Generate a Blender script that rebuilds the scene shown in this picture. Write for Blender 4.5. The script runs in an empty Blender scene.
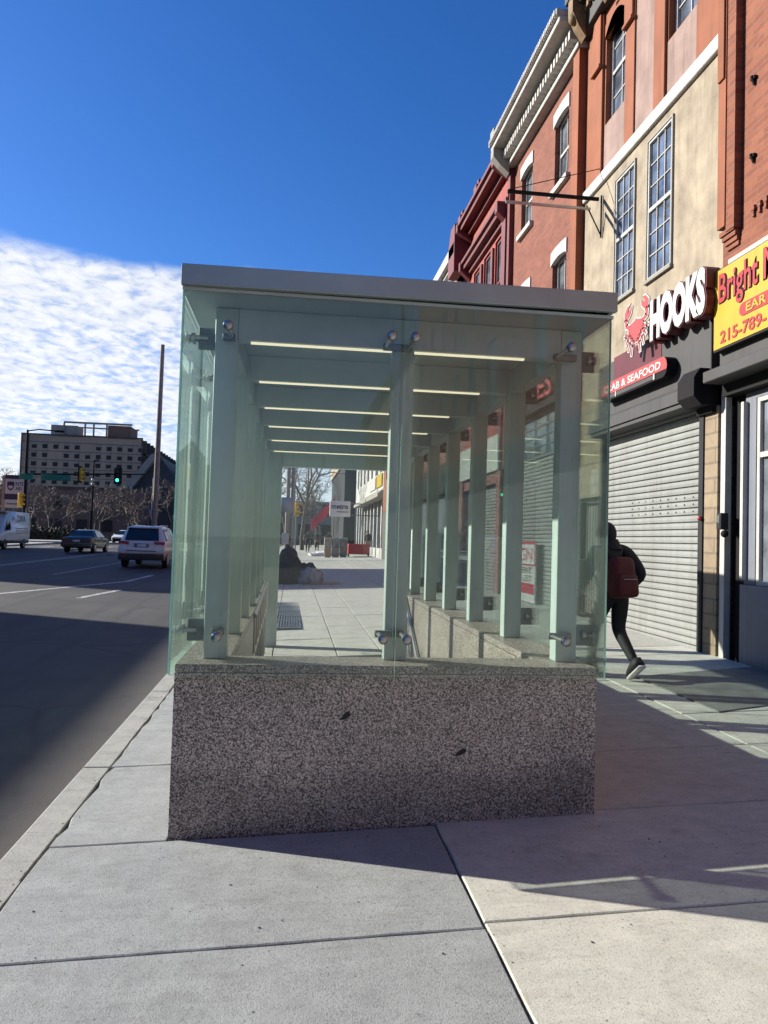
import bpy, bmesh, math, random
from mathutils import Vector, Matrix, noise
random.seed(7)
R = math.radians
sc = bpy.context.scene
COL = sc.collection

# ------------------------------------------------------------------ helpers
def tag(o, label=None, cat=None, group=None, kind=None):
    if label: o['label'] = label
    if cat: o['category'] = cat
    if group: o['group'] = group
    if kind: o['kind'] = kind
    return o

def thing(name, label, cat, loc=(0, 0, 0), rz=0.0, group=None):
    o = bpy.data.objects.new(name, None)
    COL.objects.link(o)
    o.location = loc
    o.rotation_euler = (0, 0, rz)
    o.empty_display_size = .2
    return tag(o, label, cat, group)

def copy_tree(o, parent=None):
    c = o.copy(); COL.objects.link(c)
    if parent: c.parent = parent
    for ch in list(o.children):
        copy_tree(ch, c)
    return c

class MB:
    """collects shapes, then links them as ONE mesh object"""
    def __init__(s): s.v = []; s.f = []; s.m = []; s.sm = []
    def add(s, vs, fs, m=0, smooth=False):
        b = len(s.v); s.v += [tuple(v) for v in vs]
        for f in fs:
            s.f.append([b + i for i in f]); s.m.append(m); s.sm.append(smooth)
        return s
    def quad(s, a, b, c, d, m=0): return s.add([a, b, c, d], [(0, 1, 2, 3)], m)
    def box(s, x0, x1, y0, y1, z0, z1, m=0):
        vs = [(x, y, z) for z in (z0, z1) for y in (y0, y1) for x in (x0, x1)]
        return s.add(vs, [(0, 2, 3, 1), (4, 5, 7, 6), (0, 1, 5, 4), (2, 6, 7, 3), (0, 4, 6, 2), (1, 3, 7, 5)], m)
    def cbox(s, x0, x1, y0, y1, z0, z1, c=.01, m=0):
        """box with chamfered edges"""
        bm = bmesh.new(); bmesh.ops.create_cube(bm, size=1)
        for v in bm.verts:
            v.co = Vector(((x0 + x1) / 2 + v.co.x * (x1 - x0), (y0 + y1) / 2 + v.co.y * (y1 - y0), (z0 + z1) / 2 + v.co.z * (z1 - z0)))
        bmesh.ops.bevel(bm, geom=bm.edges[:], offset=c, segments=2, affect='EDGES', profile=.5)
        s.bm(bm, m, True); bm.free(); return s
    def bm(s, bm, m=0, smooth=False, M=None):
        bm.verts.ensure_lookup_table()
        vs = [(M @ v.co) if M else v.co.copy() for v in bm.verts]
        return s.add(vs, [[v.index for v in f.verts] for f in bm.faces], m, smooth)
    def tube(s, pts, r, n=8, m=0, cap=True, smooth=True):
        pts = [Vector(p) for p in pts]
        rs = r if isinstance(r, (list, tuple)) else [r] * len(pts)
        rings = []; up0 = None
        for i, p in enumerate(pts):
            d = (pts[min(i + 1, len(pts) - 1)] - pts[max(i - 1, 0)]).normalized()
            a = up0 if up0 is not None else (Vector((0, 0, 1)) if abs(d.z) < .9 else Vector((1, 0, 0)))
            u = (a - d * a.dot(d))
            if u.length < 1e-4: u = d.orthogonal()
            u.normalize(); w = d.cross(u); up0 = u
            rings.append([p + (u * math.cos(2 * math.pi * k / n) + w * math.sin(2 * math.pi * k / n)) * rs[i] for k in range(n)])
        vs = [v for r_ in rings for v in r_]
        fs = [(i * n + k, i * n + (k + 1) % n, (i + 1) * n + (k + 1) % n, (i + 1) * n + k) for i in range(len(pts) - 1) for k in range(n)]
        s.add(vs, fs, m, smooth)
        if cap:
            s.add(rings[0][::-1], [tuple(range(n))], m); s.add(rings[-1], [tuple(range(n))], m)
        return s
    def prism(s, poly, fn, m=0):
        """poly: list of 2-D points; fn(p, t) -> 3-D for t = 0, 1"""
        n = len(poly)
        vs = [fn(p, 0) for p in poly] + [fn(p, 1) for p in poly]
        fs = [tuple(range(n))[::-1], tuple(range(n, 2 * n))] + [(i, (i + 1) % n, n + (i + 1) % n, n + i) for i in range(n)]
        return s.add(vs, fs, m)
    def yz(s, poly, x0, x1, m=0): return s.prism(poly, lambda p, t: ((x0, x1)[t], p[0], p[1]), m)
    def xz(s, poly, y0, y1, m=0): return s.prism(poly, lambda p, t: (p[0], (y0, y1)[t], p[1]), m)
    def sphere(s, c, r, m=0, u=12, v=8, sc_=(1, 1, 1)):
        bm = bmesh.new(); bmesh.ops.create_uvsphere(bm, u_segments=u, v_segments=v, radius=r)
        M = Matrix.Translation(Vector(c)) @ Matrix.Diagonal((*sc_, 1))
        s.bm(bm, m, True, M); bm.free(); return s
    def text(s, body, origin, xa, ya, w, h, d, m=0, bold=.0, shear=0, fit=True):
        """lettering: origin = lower left corner, xa / ya unit axes, w x h box, d thick along xa x ya"""
        cu = bpy.data.curves.new('t', 'FONT'); cu.body = body; cu.size = 1; cu.extrude = .5; cu.offset = bold; cu.shear = shear
        cu.resolution_u = 3
        ob = bpy.data.objects.new('t', cu)
        me = bpy.data.meshes.new_from_object(ob)
        if not me.vertices: return s
        xs = [v.co.x for v in me.vertices]; ys = [v.co.y for v in me.vertices]
        x0, x1, y0, y1 = min(xs), max(xs), min(ys), max(ys)
        xa, ya, o = Vector(xa), Vector(ya), Vector(origin); na = xa.cross(ya)
        kx = w / (x1 - x0); ky = h / (y1 - y0)
        vs = [o + xa * (v.co.x - x0) * kx + ya * (v.co.y - y0) * ky + na * (v.co.z + .5) * d for v in me.vertices]
        s.add(vs, [list(p.vertices) for p in me.polygons], m)
        bpy.data.objects.remove(ob); bpy.data.curves.remove(cu); bpy.data.meshes.remove(me)
        return s
    def build(s, name, mats, parent=None, world=True, bevel=0, seg=1, weld=False, origin=None):
        me = bpy.data.meshes.new(name)
        off = Vector((0, 0, 0))
        root = parent
        while root is not None and root.parent is not None: root = root.parent
        if root is not None and world: off = Vector(root.location)
        if root is None:
            if origin is not None: off = Vector(origin)
            else:
                xs, ys, zs = zip(*s.v)
                off = Vector(((min(xs) + max(xs)) / 2, (min(ys) + max(ys)) / 2, min(zs)))
        me.from_pydata([tuple(Vector(v) - off) for v in s.v], [], s.f)
        for m in (mats if isinstance(mats, (list, tuple)) else [mats]): me.materials.append(m)
        me.polygons.foreach_set('material_index', s.m)
        me.polygons.foreach_set('use_smooth', s.sm)
        me.update()
        bm = bmesh.new(); bm.from_mesh(me)
        if weld: bmesh.ops.remove_doubles(bm, verts=bm.verts, dist=1e-4)
        bmesh.ops.recalc_face_normals(bm, faces=bm.faces)
        bm.to_mesh(me); bm.free()
        o = bpy.data.objects.new(name, me); COL.objects.link(o)
        if parent is not None: o.parent = parent
        else: o.location = off
        if bevel:
            b = o.modifiers.new('bevel', 'BEVEL'); b.width = bevel; b.segments = seg; b.limit_method = 'ANGLE'; b.angle_limit = R(40)
        return o

# ------------------------------------------------------------------ materials
def nmat(name):
    m = bpy.data.materials.new(name); m.use_nodes = True
    nt = m.node_tree; p = nt.nodes['Principled BSDF']
    return m, nt, p
def N(nt, t, **kw):
    n = nt.nodes.new(t)
    for k, v in kw.items():
        if k in n.inputs.keys() if hasattr(n.inputs, 'keys') else False: n.inputs[k].default_value = v
        else: setattr(n, k, v)
    return n
def L(nt, a, b): nt.links.new(a, b)
def ramp(nt, fac, stops):
    r = nt.nodes.new('ShaderNodeValToRGB'); e = r.color_ramp.elements
    while len(e) < len(stops): e.new(.5)
    for i, (p, c) in enumerate(stops):
        e[i].position = p; e[i].color = (*c, 1) if len(c) == 3 else c
    L(nt, fac, r.inputs[0]); return r.outputs[0]
def nz(nt, vec, scale, detail=4, rough=.55, dist=0):
    n = nt.nodes.new('ShaderNodeTexNoise'); n.inputs['Scale'].default_value = scale
    n.inputs['Detail'].default_value = detail; n.inputs['Roughness'].default_value = rough; n.inputs['Distortion'].default_value = dist
    if vec is not None: L(nt, vec, n.inputs['Vector'])
    return n.outputs['Fac']
def mixc(nt, fac, a, b, mode='MIX'):
    n = nt.nodes.new('ShaderNodeMix'); n.data_type = 'RGBA'; n.blend_type = mode; n.clamp_factor = True
    for i, v in ((0, fac), (6, a), (7, b)):
        if hasattr(v, 'is_linked') or hasattr(v, 'links'): L(nt, v, n.inputs[i])
        else: n.inputs[i].default_value = v if i == 0 else ((*v, 1) if len(v) == 3 else v)
    return n.outputs[2]
def obco(nt): return nt.nodes.new('ShaderNodeTexCoord').outputs['Object']
def bump(nt, p, h, strength=.3, dist=.01):
    b = nt.nodes.new('ShaderNodeBump'); b.inputs['Strength'].default_value = strength; b.inputs['Distance'].default_value = dist
    L(nt, h, b.inputs['Height']); L(nt, b.outputs[0], p.inputs['Normal'])
def sca(c, k): return tuple(min(1, x * k) for x in c)

def M(name, col, rough=.6, metal=0, var=.18, scale=3, bmp=0, bscale=60, spec=.5, streak=0):
    """plain coat with uneven tone"""
    m, nt, p = nmat(name)
    co = obco(nt)
    f = nz(nt, co, scale, 5, .6)
    c = ramp(nt, f, [(.3, sca(col, 1 - var)), (.7, sca(col, 1 + var))])
    if streak:                                     # dirt run down the face, and a few scuffs
        mp = nt.nodes.new('ShaderNodeMapping'); mp.inputs['Scale'].default_value = (7, 7, .45); L(nt, co, mp.inputs[0])
        k = 1 - streak
        c = mixc(nt, ramp(nt, nz(nt, mp.outputs[0], 1.0, 6, .7), [(.48, (0, 0, 0)), (.72, (1, 1, 1))]), c, mixc(nt, 1.0, c, (k, k * .97, k * .93), 'MULTIPLY'))
        c = mixc(nt, ramp(nt, nz(nt, co, 9, 7, .75, .8), [(.58, (0, 0, 0)), (.7, (.7, .7, .7))]), c, mixc(nt, 1.0, c, (k, k, k), 'MULTIPLY'))
    L(nt, c, p.inputs['Base Color'])
    p.inputs['Roughness'].default_value = rough; p.inputs['Metallic'].default_value = metal
    p.inputs['Specular IOR Level'].default_value = spec
    if bmp: bump(nt, p, nz(nt, co, bscale, 4), bmp, .004)
    return m

def concrete(name, c0, c1, grain=1.0, stain=(.6, .57, .52)):
    m, nt, p = nmat(name); co = obco(nt)
    big = nz(nt, co, .9, 6, .62); mid = nz(nt, co, 7, 6, .65); fine = nz(nt, co, 160, 3, .7)
    st = nz(nt, co, 2.3, 7, .7, .6)
    c = mixc(nt, big, c0, c1)
    c = mixc(nt, ramp(nt, mid, [(.35, (0, 0, 0)), (.7, (1, 1, 1))]), c, mixc(nt, 1.0, c, (.82, .82, .82), 'MULTIPLY'))
    c = mixc(nt, ramp(nt, st, [(.55, (0, 0, 0)), (.72, (.8, .8, .8))]), c, mixc(nt, 1.0, c, stain, 'MULTIPLY'))
    v = nt.nodes.new('ShaderNodeTexVoronoi'); v.inputs['Scale'].default_value = 9; L(nt, co, v.inputs['Vector'])
    gum = nt.nodes.new('ShaderNodeMath'); gum.operation = 'MULTIPLY'
    L(nt, ramp(nt, v.outputs['Distance'], [(.045, (1, 1, 1)), (.075, (0, 0, 0))]), gum.inputs[0])
    sep = nt.nodes.new('ShaderNodeSeparateColor'); L(nt, v.outputs['Color'], sep.inputs[0])
    L(nt, ramp(nt, sep.outputs[0], [(.86, (0, 0, 0)), (.9, (.75, .75, .75))]), gum.inputs[1])
    c = mixc(nt, gum.outputs[0], c, (.1, .095, .09))
    mp = nt.nodes.new('ShaderNodeMapping'); mp.inputs['Scale'].default_value = (.8, 3.5, 1); mp.inputs['Rotation'].default_value = (0, 0, .35); L(nt, co, mp.inputs[0])
    sm = nz(nt, mp.outputs[0], 1.7, 6, .7, .8)
    c = mixc(nt, ramp(nt, sm, [(.48, (0, 0, 0)), (.7, (.75, .75, .75))]), c, mixc(nt, 1.0, c, (1.14, 1.14, 1.14), 'MULTIPLY'))
    c = mixc(nt, ramp(nt, nz(nt, mp.outputs[0], 3.1, 7, .72, 1.2), [(.52, (0, 0, 0)), (.74, (.8, .8, .8))]), c, mixc(nt, 1.0, c, (.74, .73, .71), 'MULTIPLY'))
    pb = nt.nodes.new('ShaderNodeTexVoronoi'); pb.inputs['Scale'].default_value = 26; L(nt, co, pb.inputs['Vector'])
    ps = nt.nodes.new('ShaderNodeSeparateColor'); L(nt, pb.outputs['Color'], ps.inputs[0])
    pm = nt.nodes.new('ShaderNodeMath'); pm.operation = 'MULTIPLY'; L(nt, ramp(nt, pb.outputs['Distance'], [(.1, (1, 1, 1)), (.17, (0, 0, 0))]), pm.inputs[0]); L(nt, ramp(nt, ps.outputs[1], [(.84, (0, 0, 0)), (.9, (.7, .7, .7))]), pm.inputs[1])
    c = mixc(nt, pm.outputs[0], c, (.09, .085, .08))
    v2 = nt.nodes.new('ShaderNodeTexVoronoi'); v2.inputs['Scale'].default_value = 150; L(nt, co, v2.inputs['Vector'])
    sp = nt.nodes.new('ShaderNodeSeparateColor'); L(nt, v2.outputs['Color'], sp.inputs[0])
    c = mixc(nt, ramp(nt, sp.outputs[0], [(.0, (1, 1, 1)), (.25 * grain, (0, 0, 0))]), c, mixc(nt, 1.0, c, (.72, .72, .73), 'MULTIPLY'))
    L(nt, mixc(nt, ramp(nt, fine, [(.3, (0, 0, 0)), (.7, (1, 1, 1))]), mixc(nt, 1.0, c, (.82, .82, .82), 'MULTIPLY'), c), p.inputs['Base Color'])
    p.inputs['Roughness'].default_value = .88
    ad = nt.nodes.new('ShaderNodeMath'); ad.operation = 'ADD'; L(nt, fine, ad.inputs[0]); L(nt, mid, ad.inputs[1])
    bump(nt, p, ad.outputs[0], .5 * grain, .006)
    return m

def brick(name, c0, c1, mortar, sx=1.0, plane='YZ'):
    m, nt, p = nmat(name); co = obco(nt)
    s = nt.nodes.new('ShaderNodeSeparateXYZ'); L(nt, co, s.inputs[0])
    k = nt.nodes.new('ShaderNodeCombineXYZ')
    if plane == 'YZ':
        ad = nt.nodes.new('ShaderNodeMath'); ad.operation = 'ADD'; L(nt, s.outputs[0], ad.inputs[0]); L(nt, s.outputs[1], ad.inputs[1])
        L(nt, ad.outputs[0], k.inputs[0])
    else: L(nt, s.outputs[0], k.inputs[0])
    L(nt, s.outputs[2], k.inputs[1])
    b = nt.nodes.new('ShaderNodeTexBrick'); L(nt, k.outputs[0], b.inputs['Vector'])
    b.inputs['Scale'].default_value = 1; b.inputs['Brick Width'].default_value = .21 * sx; b.inputs['Row Height'].default_value = .072 * sx
    b.inputs['Mortar Size'].default_value = .006 * sx; b.inputs['Bias'].default_value = -.2
    b.inputs['Color1'].default_value = (*c0, 1); b.inputs['Color2'].default_value = (*c1, 1); b.inputs['Mortar'].default_value = (*mortar, 1)
    f = nz(nt, co, 1.6, 6, .65)
    g = nz(nt, co, 14, 4, .6)
    c = mixc(nt, ramp(nt, f, [(.3, (0, 0, 0)), (.75, (1, 1, 1))]), b.outputs['Color'], mixc(nt, 1.0, b.outputs['Color'], (.72, .68, .66), 'MULTIPLY'))
    c = mixc(nt, ramp(nt, g, [(.4, (0, 0, 0)), (.7, (.6, .6, .6))]), c, mixc(nt, 1.0, c, (.8, .8, .8), 'MULTIPLY'))
    L(nt, c, p.inputs['Base Color']); p.inputs['Roughness'].default_value = .85
    iv = nt.nodes.new('ShaderNodeMath'); iv.operation = 'SUBTRACT'; iv.inputs[0].default_value = 1; L(nt, b.outputs['Fac'], iv.inputs[1])
    bump(nt, p, iv.outputs[0], .6, .006)
    return m

def granite(name, k=1.0):
    m, nt, p = nmat(name); co = obco(nt)
    v = nt.nodes.new('ShaderNodeTexVoronoi'); v.inputs['Scale'].default_value = 185
    wob = mixc(nt, .012, co, nt.nodes.new('ShaderNodeTexNoise').outputs['Color'])
    L(nt, co, v.inputs['Vector'])
    s = nt.nodes.new('ShaderNodeSeparateColor'); L(nt, v.outputs['Color'], s.inputs[0])
    cl = nz(nt, co, 105, 3, .6)
    ad = nt.nodes.new('ShaderNodeMath'); ad.operation = 'MULTIPLY_ADD'; L(nt, cl, ad.inputs[0]); ad.inputs[1].default_value = .75; L(nt, s.outputs[0], ad.inputs[2])
    hf = nt.nodes.new('ShaderNodeMath'); hf.operation = 'MULTIPLY'; L(nt, ad.outputs[0], hf.inputs[0]); hf.inputs[1].default_value = .57
    c = ramp(nt, hf.outputs[0], [(.2, sca((.02, .019, .018), k)), (.35, sca((.075, .064, .057), k)), (.46, sca((.2, .168, .147), k)), (.6, sca((.36, .305, .265), k)), (.76, sca((.56, .495, .435), k))])
    d = nz(nt, co, 1.7, 5, .6)
    c = mixc(nt, ramp(nt, d, [(.35, (0, 0, 0)), (.75, (1, 1, 1))]), c, mixc(nt, 1.0, c, (.7, .7, .72), 'MULTIPLY'))
    # damp, dirty foot of the stone with a wavy upper edge
    z = nt.nodes.new('ShaderNodeSeparateXYZ'); L(nt, co, z.inputs[0])
    w = nt.nodes.new('ShaderNodeMath'); w.operation = 'MULTIPLY_ADD'; L(nt, nz(nt, co, 2.2, 5, .6), w.inputs[0]); w.inputs[1].default_value = -.5; L(nt, z.outputs[2], w.inputs[2])
    c = mixc(nt, ramp(nt, w.outputs[0], [(.02, (1, 1, 1)), (.12, (0, 0, 0))]), c, mixc(nt, 1.0, c, (.7, .7, .71), 'MULTIPLY'))
    L(nt, c, p.inputs['Base Color']); p.inputs['Roughness'].default_value = .38
    return m

def asphalt():
    m, nt, p = nmat('asphalt'); co = obco(nt)
    a = nz(nt, co, .35, 6, .65); b = nz(nt, co, 2.5, 6, .7); f = nz(nt, co, 120, 3, .7)
    c = mixc(nt, ramp(nt, a, [(.35, (0, 0, 0)), (.7, (1, 1, 1))]), (.03, .033, .033), (.072, .074, .07))
    c = mixc(nt, ramp(nt, b, [(.45, (0, 0, 0)), (.7, (.7, .7, .7))]), c, (.05, .047, .044))
    mp = nt.nodes.new('ShaderNodeMapping'); mp.inputs['Scale'].default_value = (2.2, .12, 1); L(nt, co, mp.inputs[0])
    t = nz(nt, mp.outputs[0], 1.0, 4, .6)
    c = mixc(nt, ramp(nt, t, [(.5, (0, 0, 0)), (.68, (.8, .8, .8))]), c, (.026, .026, .028))
    cv = nt.nodes.new('ShaderNodeTexVoronoi'); cv.feature = 'DISTANCE_TO_EDGE'; cv.inputs['Scale'].default_value = .33
    wv = nt.nodes.new('ShaderNodeTexNoise'); wv.inputs['Scale'].default_value = 1.3; wv.inputs['Detail'].default_value = 6; L(nt, co, wv.inputs['Vector'])
    L(nt, mixc(nt, .25, co, wv.outputs['Color'], 'ADD'), cv.inputs['Vector'])
    c = mixc(nt, ramp(nt, cv.outputs['Distance'], [(.0, (.8, .8, .8)), (.012, (0, 0, 0))]), c, (.016, .016, .017))
    # sandy dirt along the gutter
    s = nt.nodes.new('ShaderNodeSeparateXYZ'); L(nt, co, s.inputs[0])
    w = nt.nodes.new('ShaderNodeMath'); w.operation = 'MULTIPLY_ADD'; L(nt, b, w.inputs[0]); w.inputs[1].default_value = 1.6; L(nt, s.outputs[0], w.inputs[2])
    c = mixc(nt, ramp(nt, w.outputs[0], [(-.0, (0, 0, 0)), (1.0, (1, 1, 1))]), c, c)
    g = nt.nodes.new('ShaderNodeMapRange'); L(nt, w.outputs[0], g.inputs[0]); g.inputs[1].default_value = -1.5; g.inputs[2].default_value = -.35
    c = mixc(nt, g.outputs[0], c, (.08, .07, .061))
    L(nt, mixc(nt, ramp(nt, f, [(.35, (0, 0, 0)), (.7, (1, 1, 1))]), mixc(nt, 1.0, c, (.7, .7, .7), 'MULTIPLY'), mixc(nt, 1.0, c, (1.25, 1.25, 1.25), 'MULTIPLY')), p.inputs['Base Color'])
    p.inputs['Roughness'].default_value = .82
    bump(nt, p, f, .5, .006)
    return m

def worn(name, a, b):
    m, nt, p = nmat(name); co = obco(nt)
    L(nt, mixc(nt, ramp(nt, nz(nt, co, 9, 7, .75), [(.42, (1, 1, 1)), (.62, (0, 0, 0))]), b, a), p.inputs['Base Color']); p.inputs['Roughness'].default_value = .75
    return m

def glass_mat(name, tint, dirt=.05, refl=1.0, milky=False):
    """clear sheet: light goes straight through tinted, plus mirror and a film of grime"""
    m = bpy.data.materials.new(name); m.use_nodes = True; nt = m.node_tree
    nt.nodes.remove(nt.nodes['Principled BSDF']); out = nt.nodes['Material Output']
    tr = nt.nodes.new('ShaderNodeBsdfTransparent'); tr.inputs[0].default_value = (*tint, 1)
    gl = nt.nodes.new('ShaderNodeBsdfGlossy'); gl.inputs['Roughness'].default_value = .0; gl.inputs[0].default_value = (.9, .97, .94, 1)
    df = nt.nodes.new('ShaderNodeBsdfDiffuse'); df.inputs[0].default_value = (.62, .74, .68, 1)
    fr = nt.nodes.new('ShaderNodeFresnel'); fr.inputs[0].default_value = 1.45
    fm = nt.nodes.new('ShaderNodeMath'); fm.operation = 'MULTIPLY'; fm.inputs[1].default_value = refl; L(nt, fr.outputs[0], fm.inputs[0])
    co = obco(nt)
    mp = nt.nodes.new('ShaderNodeMapping'); mp.inputs['Scale'].default_value = (3, 3, .8); L(nt, co, mp.inputs[0])
    d = nz(nt, mp.outputs[0], 1.6, 6, .65)
    dm = nt.nodes.new('ShaderNodeMath'); dm.operation = 'MULTIPLY'; dm.inputs[1].default_value = dirt * 2
    L(nt, ramp(nt, d, [(.36, (.25, .25, .25)), (.68, (1, 1, 1))]), dm.inputs[0])
    if milky:
        tl = nt.nodes.new('ShaderNodeBsdfTranslucent'); tl.inputs[0].default_value = (.62, .78, .73, 1); ad = nt.nodes.new('ShaderNodeMixShader'); ad.inputs[0].default_value = .75
        L(nt, df.outputs[0], ad.inputs[1]); L(nt, tl.outputs[0], ad.inputs[2]); df = ad
    m1 = nt.nodes.new('ShaderNodeMixShader'); L(nt, dm.outputs[0], m1.inputs[0]); L(nt, tr.outputs[0], m1.inputs[1]); L(nt, df.outputs[0], m1.inputs[2])
    m2 = nt.nodes.new('ShaderNodeMixShader'); L(nt, fm.outputs[0], m2.inputs[0]); L(nt, m1.outputs[0], m2.inputs[1]); L(nt, gl.outputs[0], m2.inputs[2])
    L(nt, m2.outputs[0], out.inputs[0])
    return m

def window_glass(name, col=(.035, .045, .055), refl=.22):
    m, nt, p = nmat(name); co = obco(nt)
    L(nt, ramp(nt, nz(nt, co, 2.5, 3), [(.35, sca(col, .5)), (.65, sca(col, 1.6))]), p.inputs['Base Color'])
    p.inputs['Roughness'].default_value = .04; p.inputs['IOR'].default_value = 1.5 + refl * 2
    b = nz(nt, co, 1.3, 2); bump(nt, p, b, .06, .05)
    return m

def emit(name, col, s):
    m, nt, p = nmat(name)
    p.inputs['Base Color'].default_value = (*col, 1); p.inputs['Emission Color'].default_value = (*col, 1); p.inputs['Emission Strength'].default_value = s
    return m

def bark():
    m, nt, p = nmat('bark'); co = obco(nt)
    mp = nt.nodes.new('ShaderNodeMapping'); mp.inputs['Scale'].default_value = (9, 9, 2); L(nt, co, mp.inputs[0])
    L(nt, ramp(nt, nz(nt, mp.outputs[0], 1, 6), [(.3, (.05, .04, .033)), (.7, (.16, .135, .11))]), p.inputs['Base Color']); p.inputs['Roughness'].default_value = .9
    return m

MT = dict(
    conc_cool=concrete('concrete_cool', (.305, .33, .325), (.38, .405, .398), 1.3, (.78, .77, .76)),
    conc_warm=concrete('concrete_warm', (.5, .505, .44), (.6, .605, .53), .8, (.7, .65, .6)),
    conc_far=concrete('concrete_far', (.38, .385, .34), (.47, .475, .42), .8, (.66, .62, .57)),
    kerb=concrete('kerb_concrete', (.34, .35, .32), (.46, .47, .43), 1.2, (.6, .57, .53)),
    joint=M('joint_dirt', (.06, .055, .05), .95),
    asphalt=asphalt(), paint=worn('road_paint', (.6, .59, .56), (.05, .05, .052)),
    earth=M('earth', (.13, .12, .1), .95),
    granite=granite('granite', 1.45), granite_top=granite('granite_cap', 1.1),
    steel=M('brushed_steel', (.31, .37, .36), .36, .35, .15, 2), chrome=M('chrome', (.36, .37, .37), .38, 1),
    frame=M('grey_painted_steel', (.5, .6, .57), .42, 0, .08, 2, streak=0.14), clamp=M('clamp_steel', (.16, .18, .18), .45, .3),
    soffit=M('soffit_panel', (.46, .52, .53), .5, 0, .1, 1.5),
    glass_milky=glass_mat('side_glass', (.92, .962, .945), .085, .8, True),
    glass=glass_mat('tempered_glass', (.945, .976, .963), .03, .75), glass_edge=M('glass_edge', (.36, .62, .52), .25),
    strip=emit('light_strip', (1, .88, .62), .45),
    rail=M('stainless_rail', (.4, .4, .39), .3, .9),
    stucco=M('cream_stucco', (.29, .245, .18), .9, 0, .3, 2.2, .6, 30, streak=0.28), white=M('white_paint', (.42, .41, .385), .6, 0, .1, 4, streak=0.3),
    terra=M('terracotta_paint', (.24, .075, .03), .8, 0, .16, 1.5, .2, 40, streak=0.3), pink=M('pinkish_stucco', (.27, .19, .165), .9, 0, .2, 2, .5, 30, streak=0.35),
    brick_r=brick('red_brick', (.19, .055, .03), (.26, .085, .05), (.22, .115, .085)),
    brick_m=brick('old_red_brick', (.2, .055, .026), (.3, .095, .044), (.21, .12, .085)),
    red=M('dark_red_paint', (.26, .042, .033), .7, 0, .15, 2, streak=0.3), maroon=M('maroon_trim', (.13, .022, .024), .55, streak=0.2),
    ochre=M('gilt_trim', (.16, .1, .04), .7, 0, .4, 8),
    gfascia=M('grey_fascia', (.042, .043, .045), .7, 0, .12, 2, streak=0.3), dgrey=M('charcoal_metal', (.022, .023, .025), .75, spec=.25), black=M('black_metal', (.009, .009, .01), .8, spec=.2),
    bluegrey=M('blue_grey_paint', (.15, .165, .2), .5, 0, .1, 2, streak=0.25), shutter=M('grey_shutter', (.245, .26, .25), .45, 0, .1, 1.2, streak=0.22),
    shutter_d=M('dull_shutter', (.22, .225, .22), .5, 0, .15, 1.2, streak=0.3),
    block=brick('cream_block', (.31, .25, .165), (.27, .215, .145), (.2, .165, .12), 2.6),
    wglass=window_glass('window_glass', (.12, .135, .15), .3), wblue=window_glass('pale_window_glass', (.1, .125, .165), .4),
    yellow=M('sign_yellow', (.42, .29, .01), .4, 0, .04, streak=0.1), signred=M('sign_red', (.34, .016, .022), .4, 0, .06), dred=M('sign_dark_red', (.09, .008, .015), .45),
    swhite=M('sign_white', (.46, .455, .435), .4, 0, .04), board=M('board_white', (.8, .8, .76), .5, 0, .03), letter=M('letter_red', (.5, .09, .09), .5, 0, .05), coral=M('crab_coral', (.36, .05, .05), .4, 0, .06),
    teal=M('teal_decal', (.08, .5, .42), .5), navy=M('navy', (.015, .02, .07), .4),
    bark=bark(), wood=M('weathered_pole', (.24, .2, .17), .9, 0, .25, 5), twig=M('twigs', (.18, .145, .115), .95),
    hedge=M('hedge_leaf', (.035, .04, .022), .9, 0, .4, 4),
    rubber=M('tyre_rubber', (.012, .012, .013), .8), car_white=M('white_car_paint', (.64, .66, .62), .22, 0, .03, streak=0.08), car_green=M('grey_green_car_paint', (.1, .105, .085), .25, .4, .05),
    autoglass=window_glass('car_glass', (.008, .01, .012), .1), redlens=M('tail_lens', (.35, .012, .015), .2), clearlens=M('head_lens', (.6, .6, .6), .15),
    rim=M('alloy_rim', (.3, .3, .31), .35, .7), plastic=M('black_plastic', (.02, .02, .022), .6),
    hotel=M('hotel_concrete', (.33, .255, .19), .9, 0, .15, .08, streak=0.2), hotel_w=M('hotel_glass', (.012, .014, .018), .35, spec=.2),
    hbrick=M('dark_brown_brick', (.17, .1, .075), .9, 0, .2, .3), slate=M('slate_roof', (.035, .038, .042), .7, 0, .2, .4), stone=M('dark_stone', (.07, .062, .056), .9, 0, .3, .3),
    palestone=M('pale_stone', (.24, .23, .2), .8, 0, .15, .3),
    sig_y=M('signal_yellow', (.62, .38, .03), .5), green_on=emit('signal_green', (.03, 1, .5), 3.0), lens_off=M('dark_lens', (.03, .012, .012), .3), sgreen=M('street_sign_green', (.01, .16, .12), .45),
    jacket=M('black_jacket', (.013, .013, .015), .75, 0, .3, 8, 1.0, 14), hatch=M('worn_plate', (.16, .17, .155), .7, .2, .3, 4, .4, 30), pants=M('black_leggings', (.012, .012, .015), .75), skin=M('skin', (.3, .17, .12), .5), pack=M('red_backpack', (.085, .006, .008), .65, 0, .25, 6),
    shoe=M('shoe_upper', (.012, .012, .014), .7), sole=M('shoe_sole', (.72, .72, .7), .6), sock=M('grey_sock', (.35, .35, .36), .9),
    cloth_d=M('dark_blanket', (.016, .018, .026), .9, 0, .3, 5, .6, 12), cloth_g=M('grey_bag', (.3, .3, .31), .7, 0, .3, 8, .4, 20), card=M('cardboard', (.3, .2, .12), .9), snow=M('white_plastic', (.75, .76, .78), .6),
    flag=M('crimson_cloth', (.5, .02, .05), .8), tan=M('tan_board', (.36, .28, .19), .8), purple=M('sign_black', (.02, .015, .03), .5),
    pinkwall=M('rose_wall', (.2, .075, .065), .8, 0, .15, 1), patch=M('dark_stain', (.02, .02, .02), .8),
)

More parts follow.
